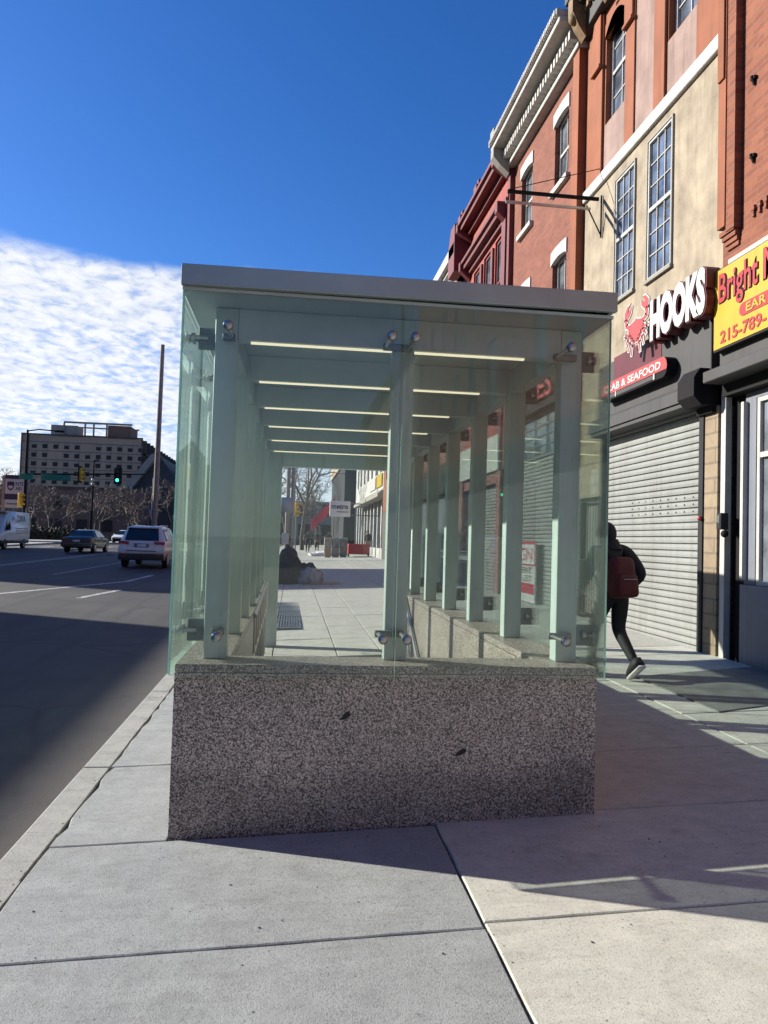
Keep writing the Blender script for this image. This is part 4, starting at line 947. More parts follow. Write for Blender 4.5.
# side faced to us is local +x after turning round (rz = 180): world x = -local x, so the street side is local -x
v = car('delivery_van', 'white high roof delivery van coming the other way, DIVA on its side', 'van', (-20.9, 59.5, rz(-20.9, 57)), math.pi, van, [(1.1, .36, .98), (4.75, .36, .98)], MT['car_white'],
    dict(quads=[('windscreen', 'autoglass', [(.84, 5.18, 1.28), (-.84, 5.18, 1.28), (-.8, 4.5, 2.25), (.8, 4.5, 2.25)]), ('side_window', 'autoglass', [(-1.0, 4.9, 1.32), (-1.0, 4.0, 1.4), (-.955, 4.05, 2.05), (-.94, 4.5, 2.0)]),
        ('side_window', 'autoglass', [(1.0, 4.0, 1.4), (1.0, 4.9, 1.32), (.94, 4.5, 2.0), (.955, 4.05, 2.05)])],
        boxes=[('sill_trim', 'plastic', [(-1.02, 1.02, .3, 5.6, .4, .62)]), ('bumper', 'plastic', [(-.95, .95, 5.6, 5.92, .4, .7)]), ('mirror', 'plastic', [(-1.25, -1.02, 4.6, 4.75, 1.35, 1.75), (1.02, 1.25, 4.6, 4.75, 1.35, 1.75)]), ('roof_box', 'rim', [(-.85, .85, 3.8, 4.6, 2.56, 2.70)])]))
m = MB(); m.text('DIVA', (-1.03, 2.9, 1.95), (0, -1, 0), (0, 0, 1), 1.75, .5, .01, bold=.02)
m.build('lettering', MT['sig_y'] if False else MT['clamp'], v, world=False)
m = MB()
for i in range(3): m.box(-1.022, -1.012, .55 + .1 * i, 2.9, 1.45 - .16 * i, 1.51 - .16 * i)
m.build('small_print', MT['rim'], v, world=False)
m = MB(); m.yz([(3.5, 2.0), (3.66, 2.12), (3.6, 2.3), (3.5, 2.42), (3.4, 2.2)], -1.03, -1.02); m.build('leaf_mark', MT['tan'], v, world=False)

# ------------------------------------------------------------------ signals, poles, signs
def signal(name, label, loc, rz_, housing, lit=None, back=None):
    t = thing(name, label, 'traffic light', loc, rz_, 'traffic lights at the crossing')
    m = MB(); m.cbox(-.17, .17, -.12, .12, 0, 1.05, .02); b = m.build('housing', MT[housing], t, world=False)
    if back: m = MB(); m.box(-.3, .3, .06, .09, -.12, 1.17); m.build('backplate', MT[back], t, world=False)
    for i in range(3):
        z = .18 + i * .345
        m = MB(); m.tube([(0, -.12, z), (0, -.135, z)], .115, 16); m.build('lens', MT['green_on'] if lit == i else MT['lens_off'], t, world=False)
        m = MB(); pts = [(.14 * math.cos(a), z + .14 * math.sin(a)) for a in [math.pi * k / 8 for k in range(-1, 10)]]
        vs = [(x, y, zz) for y in (-.121, -.3) for x, zz in pts]; k = len(pts)
        m.add(vs, [(j, j + 1, k + j + 1, k + j) for j in range(k - 1)]); m.build('visor', MT[housing], t, world=False)
    return t
zg = lambda x, y: rz(max(x, -22.6), y)
t = thing('signal_mast', 'black traffic signal mast with long horizontal arm across the road', 'mast', (-20.6, 60, zg(-20.6, 60)))
m = MB(); m.tube([(-20.6, 60, .3), (-20.6, 60, 9.3)], [.13, .08], 10); m.build('pole', MT['black'], t)
m = MB(); m.tube([(-20.6, 60, 5.85), (-11.7, 60, 6.2)], [.085, .05], 8); m.build('arm', MT['black'], t)
m = MB(); m.tube([(-20.6, 60, 9.2), (-19.8, 60, 9.35), (-18.4, 60, 9.3)], .05, 8); m.cbox(-18.6, -17.9, 59.85, 60.15, 9.2, 9.35, .03); m.build('lamp_arm', MT['black'], t)
signal('traffic_light', 'traffic light with the green lamp lit on the mast arm', (-13.7, 59.85, 5.45), 0, 'black', lit=0, back='dgrey')
signal('traffic_light', 'yellow traffic light seen edge on, left of the lit one on the mast arm', (-16.45, 59.85, 5.45), R(75), 'sig_y', back='black')
signal('traffic_light', 'low yellow traffic light beside the pharmacy sign above the van', (-20.78, 59.7, 3.3), R(70), 'sig_y')
for x0, x1, lb in ((-19.4, -17.2, 'long green street name sign hung from the mast arm'), (-21.0, -20.0, 'short green street name sign at the mast pole')):
    m = MB(); m.cbox(x0, x1, 59.82, 59.87, 5.42, 5.88, .02)
    tag(m.build('street_name_sign', MT['sgreen']), lb, 'street sign', 'green street name signs')
t = thing('street_lamp', 'dark street lamp with two small white globes before the brown trees', 'street lamp', (-15.7, 60.5, zg(-15.7, 60)))
m = MB(); m.tube([(-15.7, 60.5, .35), (-15.7, 60.5, 1.0), (-15.7, 60.5, 7.2)], [.12, .09, .06], 10); m.build('pole', MT['black'], t)
m = MB(); m.tube([(-15.95, 60.5, 5.1), (-15.45, 60.5, 5.1)], .03, 6); m.tube([(-15.7, 60.5, 7.15), (-15.3, 60.5, 7.2)], .05, 6); m.build('crossarm', MT['black'], t)
for z in (5.28, 5.62): m = MB(); m.sphere((-15.7, 60.38, z), .13); m.build('globe', MT['swhite'], t)
t = thing('utility_pole', 'tall bare grey wooden pole standing behind the white SUV', 'pole', (-8.25, 46, rz(-8.25, 46)))
m = MB(); m.tube([(-8.35, 46, 0), (-8.27, 46, 4), (-8.22, 46, 13.05)], [.19, .17, .115], 12); m.build('shaft', MT['wood'], t)
m = MB(); m.tube([(-8.62, 46, .2), (-8.62, 46, 3.2), (-8.35, 46, 4.2)], .035, 6); m.build('conduit', MT['palestone'], t)
t = thing('sign_post', 'slim dark post with a small pale sign right of the lit traffic light', 'sign post', (-11.2, 61, zg(-11.2, 61)))
m = MB(); m.tube([(-11.2, 61, .3), (-11.2, 61, 6.0)], .05, 8); m.build('pole', MT['clamp'], t)
m = MB(); m.cbox(-11.45, -10.95, 60.93, 60.96, 2.9, 3.45, .01); m.build('plate', MT['rim'], t)

t = thing('pharmacy_sign', 'white and navy pharmacy pylon sign with a shield above the van', 'sign', (-21.9, 63, zg(-21.9, 63)))
m = MB(); m.box(-23.35, -23.15, 62.9, 63.1, .3, 5.9); m.box(-21.6, -21.45, 62.9, 63.1, .3, 5.9); m.build('post', MT['rim'], t)
m = MB(); m.box(-23.14, -21.4, 62.88, 63.12, 3.3, 5.95); m.build('cabinet', MT['navy'], t)
m = MB(); m.box(-23.1, -21.62, 62.86, 62.879, 4.42, 5.62); m.box(-23.1, -21.62, 62.86, 62.879, 3.3, 3.95); m.build('panel', MT['swhite'], t)
shd = [(-22.95, 5.4), (-22.42, 5.4), (-22.42, 5.0), (-22.5, 4.8), (-22.685, 4.66), (-22.87, 4.8), (-22.95, 5.0)]
m = MB(); m.xz(shd, 62.845, 62.858); s1 = m.build('shield', MT['navy'], t)
m = MB(); m.xz([(-22.82, 5.08), (-22.55, 5.08), (-22.5, 4.98), (-22.6, 4.84), (-22.76, 4.84), (-22.87, 4.98)], 62.83, 62.844); m.build('mortar_mark', MT['swhite'], s1)
m = MB(); m.text('RITE', (-22.32, 62.858, 5.1), (1, 0, 0), (0, 0, 1), .62, .28, .008, bold=.02); m.text('AID', (-22.32, 62.858, 4.72), (1, 0, 0), (0, 0, 1), .5, .26, .008, bold=.02); m.build('lettering', MT['navy'], t)
m = MB(); m.box(-22.95, -21.75, 62.85, 62.859, 3.55, 3.68); m.build('text_bar', MT['clamp'], t)
m = MB(); m.tube([(-22.6, 58.6, .3), (-22.55, 58.6, 5.6)], .09, 10)
tag(m.build('white_post', MT['white']), 'plain white post at the left edge behind the van', 'post')

# ------------------------------------------------------------------ trees (bare, winter)
def tree(label, loc, h, r0, seed, spread=.55, depth=6, lean=(0, 0), group='bare street trees', low=.3, twr=.010):
    rnd = random.Random(seed)
    t = thing('bare_tree', label, 'tree', loc, 0, group)
    trunk, crown = MB(), MB()
    def grow(p, d, ln, r, lv):
        pts = [p]; n = 3; q = p.copy(); dd = d.copy()
        for i in range(n):
            dd = (dd + Vector((rnd.uniform(-1, 1), rnd.uniform(-1, 1), rnd.uniform(-.4, .8))) * .16).normalized(); q = q + dd * ln / n; pts.append(q.copy())
        (trunk if lv <= 1 else crown).tube(pts, [max(r * (1 - .35 * i / n), twr) for i in range(n + 1)], 7 if lv < 2 else (4 if lv < 4 else 3), cap=False, smooth=lv < 4)
        if lv >= depth: return
        for k in range(rnd.choice((2, 3, 3)) if lv < depth - 1 else 3):
            a = rnd.uniform(0, 6.283); tl = rnd.uniform(.35, .95) * spread / .55
            u = dd.orthogonal().normalized(); w = dd.cross(u)
            nd = (dd * math.cos(tl) + (u * math.cos(a) + w * math.sin(a)) * math.sin(tl)); nd.z += .12; nd.normalize()
            grow(pts[-1 - (k % 2 if lv else 0)], nd, ln * rnd.uniform(.62, .86), r * .62, lv + 1)
    grow(Vector((0, 0, -.1)), Vector((lean[0], lean[1], 1)).normalized(), h * low, r0, 0)
    trunk.build('trunk', MT['bark'], t, world=False); crown.build('crown', MT['twig'], t, world=False)
    return t
for (x, y, h, sd, lb) in ((-31, 100, 9.5, 3, 'bare tree with a pale forked trunk left of the street lamp'), (-26, 104, 9, 5, 'bare tree directly behind the street lamp'), (-21, 99, 9.2, 8, 'bare tree behind the lit traffic light'),
                          (-36, 108, 9.5, 13, 'bare brown tree behind the long green street sign'), (-43, 118, 12, 17, 'bare tree at the left edge behind the pharmacy sign'), (-17.5, 112, 11, 21, 'dark bare tree between wooden pole and shelter'),
                          (-23, 115, 8.5, 29, 'small bare tree in front of the steep slate roof'), (-33, 118, 8, 31, 'bare tree against the brown brick block'),
                          (-28.5, 92, 8.2, 53, 'bare reddish tree beside the street lamp'), (-23.5, 93, 8.6, 57, 'bare tree between street lamp and lit traffic light'), (-34, 96, 8.4, 61, 'bare tree under the short green street sign'), (-19.5, 95, 8.4, 67, 'bare tree left of the wooden pole')):
    tree(lb, (x, y, .6), h, .16, sd, twr=.03, low=.26, spread=.62)
tree('large bare tree arching over the sidewalk beyond the shelter', (.9, 68, hz(.9, 68)), 13.5, .22, 41, spread=.62, twr=.016)
tree('bare kerbside tree far down the sidewalk', (-.6, 88, hz(0, 88)), 12, .2, 43, twr=.022)
tree('bare tree behind the twin poles beyond the shelter', (-3.5, 100, .6), 12, .2, 47, twr=.022)
tree('bare tree leaning over the crimson banner', (2.6, 82, hz(2.6, 82)), 9.5, .16, 71, spread=.66, twr=.022)
tree('bare tree at the far end of the sidewalk by the tan building', (3.9, 100, .7), 9, .16, 73, spread=.66, twr=.026)
hb = MB()
for i in range(1500):
    a = random.uniform(0, 1); x = -34 + 12 * a; y = 84 + random.uniform(-1, 1); z = .7 + random.random() ** .7 * 1.15 * (1 + .2 * math.sin(x * 2))
    d = Vector((random.gauss(0, 1), random.gauss(0, 1), random.gauss(0, 1))).normalized(); u = d.orthogonal().normalized() * random.uniform(.06, .14); w = d.cross(u)
    hb.quad(*[Vector((x, y, z)) + u * p + w * q for p, q in ((-1, -1), (1, -1), (1, 1), (-1, 1))])
hb.box(-33.8, -22.2, 83.5, 84.6, .4, 1.3)
tag(hb.build('hedge', MT['hedge']), 'low dark clipped hedge between the van and the saloon', 'hedge')

# ------------------------------------------------------------------ far buildings on the left
ht = thing('hotel_block', 'large concrete slab block with rows of small windows and a roof frame', 'building', (-70, 250, .6))
HY = 250; X0, X1 = -87.5, -49.9
m = MB(); m.box(X0, X1, HY, 320, 0, 32.2); m.build('wall', MT['hotel'], ht)
m = MB()
for j in range(11): m.box(X0 - .1, X1 + .1, HY - .06, HY - .001, 1.58 + 2.85 * j, 1.73 + 2.85 * j)
for x in (X0, -85.4, X1): m.box(x - .2, x + .2, HY - .2, HY - .121, 0, 32.3)
m.box(X0 - .2, X1 + .2, HY - .3, HY - .0, 32.21, 32.8); m.build('floor_band', MT['stone'], ht)
for j in range(7):
    for i in range(11):
        x = -83.6 + i * 3.33; z = 29.4 - j * 2.85
        if (i + j * 3) % 17 == 5: continue
        m = MB(); m.box(x - .75, x + .75, HY - .1, HY - .003, z - 1.35, z + .55); w = m.build('window', MT['hotel_w'], ht)
        m = MB(); m.box(x - .75, x + .75, HY - .16, HY - .101, z + .0, z + .62) if (i * 7 + j) % 3 else m.box(x - .75, x + .75, HY - .16, HY - .101, z - .2, z + .62); m.build('pale_spandrel', MT['palestone'], w)
m = MB(); m.box(X1 + .001, X1 + .1, 252, 319, 2, 31)
for j in range(8): m.box(X1 + .1, X1 + 1.2, 251, 320, 2.0 + 3.6 * j, 2.5 + 3.6 * j)
for k in range(12): m.box(X1 + .1, X1 + 1.2, 251 + 6 * k, 251.5 + 6 * k, 0, 32)
m.build('side_gallery', MT['stone'], ht)
m = MB(); m.box(-79, -70.8, 251, 258, 32.3, 36.0); m.build('pale_penthouse', MT['palestone'], ht)
m = MB(); m.box(-61.2, -54, 251, 262, 32.3, 36.6); m.build('brick_penthouse', MT['hbrick'], ht)
m = MB(); m.box(-75, -53.5, 250.6, 250.99, 36.0 + .7, 37.3); m.box(-75, -53.5, 262, 262.4, 36.7, 37.2)
for x in (-68.3, -65.6, -74.9, -61.5): m.box(x - .25, x + .25, 250.6, 250.98, 32.8, 36.69)
m.build('roof_frame', MT['palestone'], ht)

bb = thing('brown_brick_block', 'low brown brick block behind the bare trees under the concrete slab block', 'building', (-38, 130, .6))
m = MB(); m.box(-56, -24.5, 126, 150, 0, 8.4); m.build('wall', MT['hbrick'], bb)
for i in range(6):
    for za in (1.6, 5.2): m = MB(); m.box(-47 + 4 * i, -45.4 + 4 * i, 125.9, 125.99, za, za + 1.9); m.build('window', MT['hotel_w'], bb)
m = MB(); m.box(-56.2, -24.3, 125.8, 150, 8.41, 8.8); m.build('coping', MT['stone'], bb)
chh = thing('stone_church', 'dark stone church with a steep slate roof behind the wooden pole', 'church', (-24, 135, .6))
m = MB(); m.box(-30.5, -17.5, 131, 160, 0, 9); m.xz([(-27.6, 9), (-18.5, 9), (-21.3, 15.5)], 150, 165); m.build('wall', MT['stone'], chh)
m = MB(); m.prism([(-29.6, 8.3), (-24.3, 15.2), (-23.2, 15.2), (-28.0, 8.3)], lambda p, t: (p[0], 130 + 6 * t, p[1])); m.build('gable_slope', MT['palestone'], chh)
m = MB(); m.add([(-28.6, 131, 8.5), (-18, 131, 8.5), (-23.6, 132, 15.3), (-23.6, 158, 15.3), (-28.6, 160, 8.5), (-18, 160, 8.5)], [(0, 1, 2), (1, 5, 3, 2), (0, 2, 3, 4), (4, 3, 5)]); m.build('roof', MT['slate'], chh)
m = MB(); m.box(-20.8, -16.2, 134, 138, 0, 15.5); m.add([(-20.9, 133.9, 15.5), (-16.1, 133.9, 15.5), (-16.1, 138.1, 15.5), (-20.9, 138.1, 15.5), (-18.5, 136, 18.5)], [(0, 1, 4), (1, 2, 4), (2, 3, 4), (3, 0, 4)]); m.build('tower', MT['stone'], chh)
dk = thing('dark_terrace', 'dark stone terrace closing the left side of the street behind the shelter glass', 'building', (-12, 150, .6))
m = MB(); m.box(-22, -12, 165, 200, 0, 17); m.box(-12, -5, 170, 210, 0, 12); m.build('wall', MT['stone'], dk)
for i in range(6):
    m = MB(); m.box(-21 + 2.7 * i, -19.8 + 2.7 * i, 164.8 if i < 3.2 else 169.8, 164.98 if i < 3.2 else 169.98, 6, 9); m.build('window', MT['hotel_w'], dk)
# ------------------------------------------------------------------ people
def skin_body(name, nodes, edges, mats, matfn, parent, sub=2):
    me = bpy.data.meshes.new(name); me.from_pydata([n[:3] for n in nodes], edges, [])
    o = bpy.data.objects.new(name, me); COL.objects.link(o)
    sk = o.modifiers.new('skin', 'SKIN'); sk.use_smooth_shade = True
    if not me.skin_vertices: me.skin_vertices.new()
    for i, n in enumerate(nodes):
        v = me.skin_vertices[0].data[i]; r = n[3]; v.radius = (r, r) if not isinstance(r, tuple) else r; v.use_root = (i == 0)
    s = o.modifiers.new('sub', 'SUBSURF'); s.levels = sub; s.render_levels = sub
    dg = bpy.context.evaluated_depsgraph_get(); dg.update()
    out = bpy.data.meshes.new_from_object(o.evaluated_get(dg)); out.name = name
    bpy.data.objects.remove(o)
    out.materials.clear()
    for m in mats: out.materials.append(m)
    for p in out.polygons: p.material_index = matfn(p.center); p.use_smooth = True
    ob = bpy.data.objects.new(name, out); COL.objects.link(ob); ob.parent = parent
    return ob

def person(label, loc, rz_, pose, mats, h=1.0, hood=True, group=None, detail=True):
    """pose: dict of joints in metres for a 1.68 m figure facing +y"""
    t = thing('person', label, 'person', loc, rz_, group); t.scale = (h, h, h)
    P = pose
    nodes, edges, idx = [], [], {}
    def nd(k, p, r, par=None):
        idx[k] = len(nodes); nodes.append((*p, r))
        if par: edges.append((idx[par], idx[k]))
    nd('pelvis', P['pelvis'], (.15, .115)); pv = Vector(P['pelvis']); ck = Vector(P['chest'])
    nd('waist', pv.lerp(ck, .45), (.145, .11), 'pelvis'); nd('chest', ck, (.175, .125), 'waist'); nd('collar', Vector(P['neck']) - Vector((0, 0, .05)), (.1, .085), 'chest')
    nd('neck', P['neck'], .055, 'collar'); nd('skull', Vector(P['head']) - Vector((0, 0, .03)), (.075, .085), 'neck'); nd('crown', Vector(P['head']) + Vector((0, 0, .07)), (.07, .08), 'skull')
    for s in 'LR':
        nd('sh' + s, P['sh' + s], .088, 'collar'); nd('el' + s, P['el' + s], .066, 'sh' + s); nd('wr' + s, P['wr' + s], .034, 'el' + s)
        hip = pv + Vector((-.085 if s == 'L' else .085, 0, -.06)); nd('hip' + s, hip, .108, 'pelvis'); nd('kn' + s, P['kn' + s], .074, 'hip' + s); nd('an' + s, P['an' + s], .047, 'kn' + s)
        w = Vector(P['wr' + s]); d = (w - Vector(P['el' + s])).normalized()
        nd('palm' + s, w + d * .07, (.038, .02), 'wr' + s)
        if detail:
            side = d.cross(Vector((1, 0, 0))).normalized()
            for k in range(4):
                b = w + d * .1 + side * (-.03 + .02 * k); nd('f%s%d' % (s, k), b, .011, 'palm' + s); nd('g%s%d' % (s, k), b + d * (.05 - .008 * abs(k - 1.4)) + Vector((-.02 if s == 'R' else .02, 0, 0)), .008, 'f%s%d' % (s, k))
            nd('t' + s, w + d * .06 + side * .05, .011, 'palm' + s); nd('u' + s, w + d * .1 + side * .06, .009, 't' + s)
    wr = [Vector(P['wrL']), Vector(P['wrR'])]; hd = Vector(P['head'])
    def mf(c):
        if (c - hd).length < .2 and c.z > P['neck'][2] + .01: return 2
        for s, w in zip('LR', wr):
            e = Vector(P['el' + s])
            if (c - w).dot((w - e).normalized()) > -.005 and (c - w).length < .24: return 2
        return 1 if c.z < pv.z - .1 else 0
    skin_body('body', nodes, edges, mats, mf, t)
    # face: nose, eyes, ears
    f = Vector(P.get('face', (0, 1, 0))).normalized(); sd = Vector((f.y, -f.x, 0))
    if detail:
        m = MB(); m.prism([(-.018, -.03), (.018, -.03), (0, .035)], lambda p, q: tuple(hd + sd * p[0] * (1 - .4 * q) + f * (.085 + .03 * q) + Vector((0, 0, p[1] * (1 - .3 * q)))))
        m.build('nose', mats[2], t, world=False)
        m = MB()
        for s in (-1, 1): m.sphere(hd + sd * .03 * s + f * .083 + Vector((0, 0, .03)), .011)
        m.build('eye', MT['black'], t, world=False)
        m = MB(); m.sphere(hd + f * .082 + Vector((0, 0, -.055)), .02, sc_=(1, .5, .35)); m.build('mouth', MT['dred'], t, world=False)
    # hair / hood: shell open at the face
    m = MB(); bm = bmesh.new(); bmesh.ops.create_uvsphere(bm, u_segments=18, v_segments=12, radius=1)
    bmesh.ops.delete(bm, geom=[v for v in bm.verts if Vector(v.co).dot(f) > .55 and v.co.z < .55], context='VERTS')
    m.bm(bm, 0, True, Matrix.Translation(hd + Vector((0, 0, .0)) - f * .012) @ Matrix.Diagonal((.108, .12, .135 if hood else .125, 1))); bm.free()
    if hood: m.tube([Vector(P['neck']) + Vector((0, -.03, -.05)), Vector(P['neck']) + Vector((0, -.02, .06))], [.13, .085], 14)
    m.build('hood' if hood else 'hair', mats[0], t, world=False)
    # shoes
    for s in 'LR':
        a = Vector(P['an' + s]); fd = Vector(P['foot' + s]).normalized(); up_ = Vector((1, 0, 0)).cross(fd).normalized()
        if up_.z < 0: up_ = -up_
        sx = Vector((1, 0, 0)); base = a - up_ * .085
        prof = [(-.07, .052), (0, .05), (.07, .05), (.13, .052), (.175, .04), (.195, .02)]
        for nm, mt, z0, z1 in (('shoe', mats[3], .022, None), ('sole', mats[4], 0, .024)):
            m = MB(); vs = []
            for j, (y, w) in enumerate(prof):
                top = z1 if z1 else (.115, .12, .10, .075, .055, .04)[j]
                vs += [base + fd * y + sx * k * w * (1 if z1 else .93) + up_ * z for k, z in ((-1, z0), (1, z0), (.7, top), (-.7, top))]
            n = len(prof)
            m.add(vs, [(i * 4 + k, i * 4 + (k + 1) % 4, i * 4 + 4 + (k + 1) % 4, i * 4 + 4 + k) for i in range(n - 1) for k in range(4)] + [(0, 1, 2, 3), tuple(4 * (n - 1) + k for k in range(4))], 0, True)
            if nm == 'shoe': sh_o = m.build('shoe', mt, t, world=False)
            else: m.build('sole', mt, sh_o, world=False)
    return t

PM = [MT['jacket'], MT['pants'], MT['skin'], MT['shoe'], MT['sole']]
walk = dict(pelvis=(0, 0, .93), chest=(-.01, .05, 1.22), neck=(-.02, .08, 1.41), head=(-.03, .13, 1.53), face=(-.35, 1, 0),
            shL=(-.19, .07, 1.34), shR=(.18, .04, 1.34), elL=(-.27, .12, 1.07), elR=(.33, -.06, 1.10), wrL=(-.2, .3, .94), wrR=(.27, .1, .93),
            knL=(-.09, .22, .53), knR=(.06, .0, .50), anL=(-.1, .25, .10), anR=(.02, -.33, .2), footL=(0, 1, .02), footR=(0, .75, -.62))
px, py = 3.40, 7.5
pr = person('person in a black hooded jacket walking away past the grey shutter', (px, py, hz(px, py)), R(14), walk, PM, .985)
bp = thing('backpack', 'dark red backpack on the back of the walking person', 'backpack', (px, py, hz(px, py)), R(14)); bp.scale = (.985,) * 3
m = MB(); bm = bmesh.new(); bmesh.ops.create_cube(bm, size=1); bmesh.ops.bevel(bm, geom=bm.edges[:], offset=.28, segments=4, affect='EDGES', profile=.6)
m.bm(bm, 0, True, Matrix.Translation((-.05, -.17, 1.07)) @ Matrix.Rotation(R(-8), 4, 'X') @ Matrix.Diagonal((.27, .20, .43, 1))); bm.free(); pk = m.build('bag', MT['pack'], bp, world=False)
m = MB(); bm = bmesh.new(); bmesh.ops.create_cube(bm, size=1); bmesh.ops.bevel(bm, geom=bm.edges[:], offset=.25, segments=3, affect='EDGES', profile=.6)
m.bm(bm, 0, True, Matrix.Translation((-.05, -.262, .99)) @ Matrix.Rotation(R(-8), 4, 'X') @ Matrix.Diagonal((.25, .1, .24, 1))); bm.free(); m.build('front_pocket', MT['pack'], bp, world=False)
m = MB(); m.tube([(-.13, -.318, 1.06), (.03, -.318, 1.06)], .006, 6); m.build('zip', MT['rail'], bp, world=False)
m = MB()
for s in (-1, 1): m.tube([(-.03 + s * .11, -.08, 1.27), (.0 + s * .12, .02, 1.40), (-.01 + s * .13, .14, 1.33), (-.01 + s * .15, .17, 1.15), (.0 + s * .17, .06, .95), (-.03 + s * .13, -.1, .9)], .016, 8)
m.build('strap', MT['black'], bp, world=False)

stand = dict(pelvis=(0, 0, .93), chest=(0, .02, 1.22), neck=(0, .03, 1.42), head=(0, .05, 1.55), face=(0, 1, 0), shL=(-.18, .02, 1.35), shR=(.18, .02, 1.35), elL=(-.24, -.02, 1.08), elR=(.24, -.02, 1.08), wrL=(-.2, .14, .92), wrR=(.2, .14, .92),
             knL=(-.1, .04, .5), knR=(.1, .02, .5), anL=(-.11, 0, .1), anR=(.11, 0, .1), footL=(0, 1, 0), footR=(0, 1, 0))
stride = dict(stand, knL=(-.09, .2, .54), anL=(-.09, .3, .12), knR=(.09, -.02, .5), anR=(.09, -.3, .16), elL=(-.3, -.1, 1.1), wrL=(-.32, .08, .98), elR=(.3, .1, 1.1), wrR=(.3, .25, 1.0), footR=(0, .9, -.4))
for lb, x, y, a, ps_, h in (('person in dark coat walking past the crimson banner', 3.1, 64, 185, stride, 1.0), ('far person in black near the end of the sidewalk', 1.9, 78, 175, stride, 1.0), ('person in black standing by the white shop doors', 5.2, 51, 150, stand, 1.02), ('person in dark clothes walking toward the viewer far down the sidewalk', 1.25, 60, 180, stride, 1.04),
                            ('small dark figure standing by the newspaper boxes', 2.2, 66, 170, stand, 1.02), ('person in black beside the kerbside poles', -.35, 52, 20, stand, 1.0)):
    person(lb, (x, y, hz(x, y)), R(a), ps_, PM, h, group='distant people on the sidewalk', detail=False, hood=False)

# heap of belongings on the sidewalk beyond the shelter
def lump(name, mat, label, cat, c, s, seed, amp=.25, parent=None, fq=2.2):
    bm = bmesh.new(); bmesh.ops.create_icosphere(bm, subdivisions=4, radius=1)
    for v in bm.verts:
        d = v.co.normalized(); k = 1 + amp * noise.noise(d * fq + Vector((seed, 0, 0))) + amp * .5 * noise.noise(d * fq * 2.7 + Vector((0, seed, 0))) - amp * .45 * abs(noise.noise(d * fq * 4 + Vector((seed, seed, 0)))); v.co = d * k
        v.co.z = max(v.co.z, -.55)
    m = MB(); m.bm(bm, 0, True, Matrix.Translation((c[0], c[1], c[2] + .5 * s[2])) @ Matrix.Diagonal((*s, 1))); bm.free()
    o = m.build(name, mat, parent)
    return tag(o, label, cat) if parent is None else o
bx, by = .15, 23.0
lump('blanket_heap', MT['cloth_d'], 'big dark blanket covered heap on the sidewalk beyond the shelter', 'blanket', (bx - .25, by, hz(bx, by)), (.40, .45, .74), 3.1, .18)
lump('dark_bag', MT['cloth_d'], 'low black bag lying against the blanket heap', 'bag', (bx + .3, by + .45, hz(bx, by)), (.5, .35, .42), 7.7)
lump('grey_bag', MT['cloth_g'], 'stuffed pale grey bag in front of the blanket heap', 'bag', (bx + .45, by - .35, hz(bx, by) + .03), (.34, .28, .32), 9.2, .35)
m = MB(); m.add([(x, y, hz(x, y) + d) for d in (.004, .022) for x, y in ((.35, 22.2), (1.5, 22.3), (1.45, 23.3), (.4, 23.2))], [(4, 5, 6, 7), (0, 1, 5, 4), (1, 2, 6, 5), (2, 3, 7, 6), (3, 0, 4, 7)])
tag(m.build('cardboard_sheet', MT['card']), 'flattened brown cardboard under the grey bag', 'cardboard')
for i, (x, y, s) in enumerate(((1.6, 50, (.5, .4, .16)), (2.3, 50.3, (.75, .45, .2)), (3.0, 50.1, (.4, .4, .14)))):
    lump('plastic_sheet', MT['snow'], ('small crumpled white plastic sheet nearest the kerb', 'largest crumpled white plastic sheet on the far sidewalk', 'crumpled white plastic sheet nearest the stall')[i], 'plastic sheet', (x, y, hz(x, y)), s, 4 + i, .35)

# far sidewalk furniture
t = thing('hanging_sign', 'white hanging sign reading metro over the far sidewalk', 'sign', (2.85, 45, 2.9))
m = MB(); m.cbox(2.2, 3.45, 44.9, 45.1, 2.92, 3.86, .02); m.build('box', MT['board'], t)
m = MB(); m.text('metro', (2.3, 44.898, 3.38), (1, 0, 0), (0, 0, 1), 1.02, .27, .01, bold=.03); m.build('lettering', MT['purple'], t)
m = MB(); m.box(2.62, 3.34, 44.885, 44.899, 3.17, 3.24); m.build('small_print', MT['rim'], t)
m = MB(); m.box(3.45, 5.2, 44.97, 45.03, 3.7, 3.76); m.box(3.45, 5.2, 44.97, 45.03, 3.0, 3.05); m.build('wall_arm', MT['clamp'], t)
t = thing('feather_banner', 'crimson banner on a leaning pole beside the metro sign', 'banner', (2.6, 58, hz(2.6, 58)))
m = MB(); m.tube([(3.2, 58, .5), (3.2, 58, 5.0)], .03, 6); m.build('pole', MT['black'], t)
m = MB(); vs = []
for i in range(9):
    f = i / 8; x = 1.35 + 1.85 * f; z = 2.9 + 1.9 * f; o = .12 * math.sin(i * 1.3); vs += [(x, 58 + o, z), (x + .15, 58 + o, z - .75 - .1 * math.sin(i * 2))]
m.add(vs, [(2 * i, 2 * i + 1, 2 * i + 3, 2 * i + 2) for i in range(8)]); b = m.build('cloth', MT['flag'], t); so = b.modifiers.new('thick', 'SOLIDIFY'); so.thickness = .01
for i, (x, c_, lb) in enumerate(((2.25, 'tan', 'tan newspaper box under the metro sign'), (2.75, 'palestone', 'pale newspaper box beside the tan one'), (3.25, 'clamp', 'grey newspaper box nearest the shops'))):
    t = thing('newspaper_box', lb, 'newspaper box', (x, 47, hz(x, 47)), 0, 'newspaper boxes under the metro sign')
    m = MB(); m.cbox(-.23, .23, -.2, .2, .12, 1.25, .03); m.cbox(-.2, .2, -.16, .16, 0, .14, .02); b = m.build('case', MT[c_], t, world=False)
    m = MB(); m.box(-.17, .17, -.215, -.201, .6, 1.1); m.build('window', MT['wglass'], t, world=False)
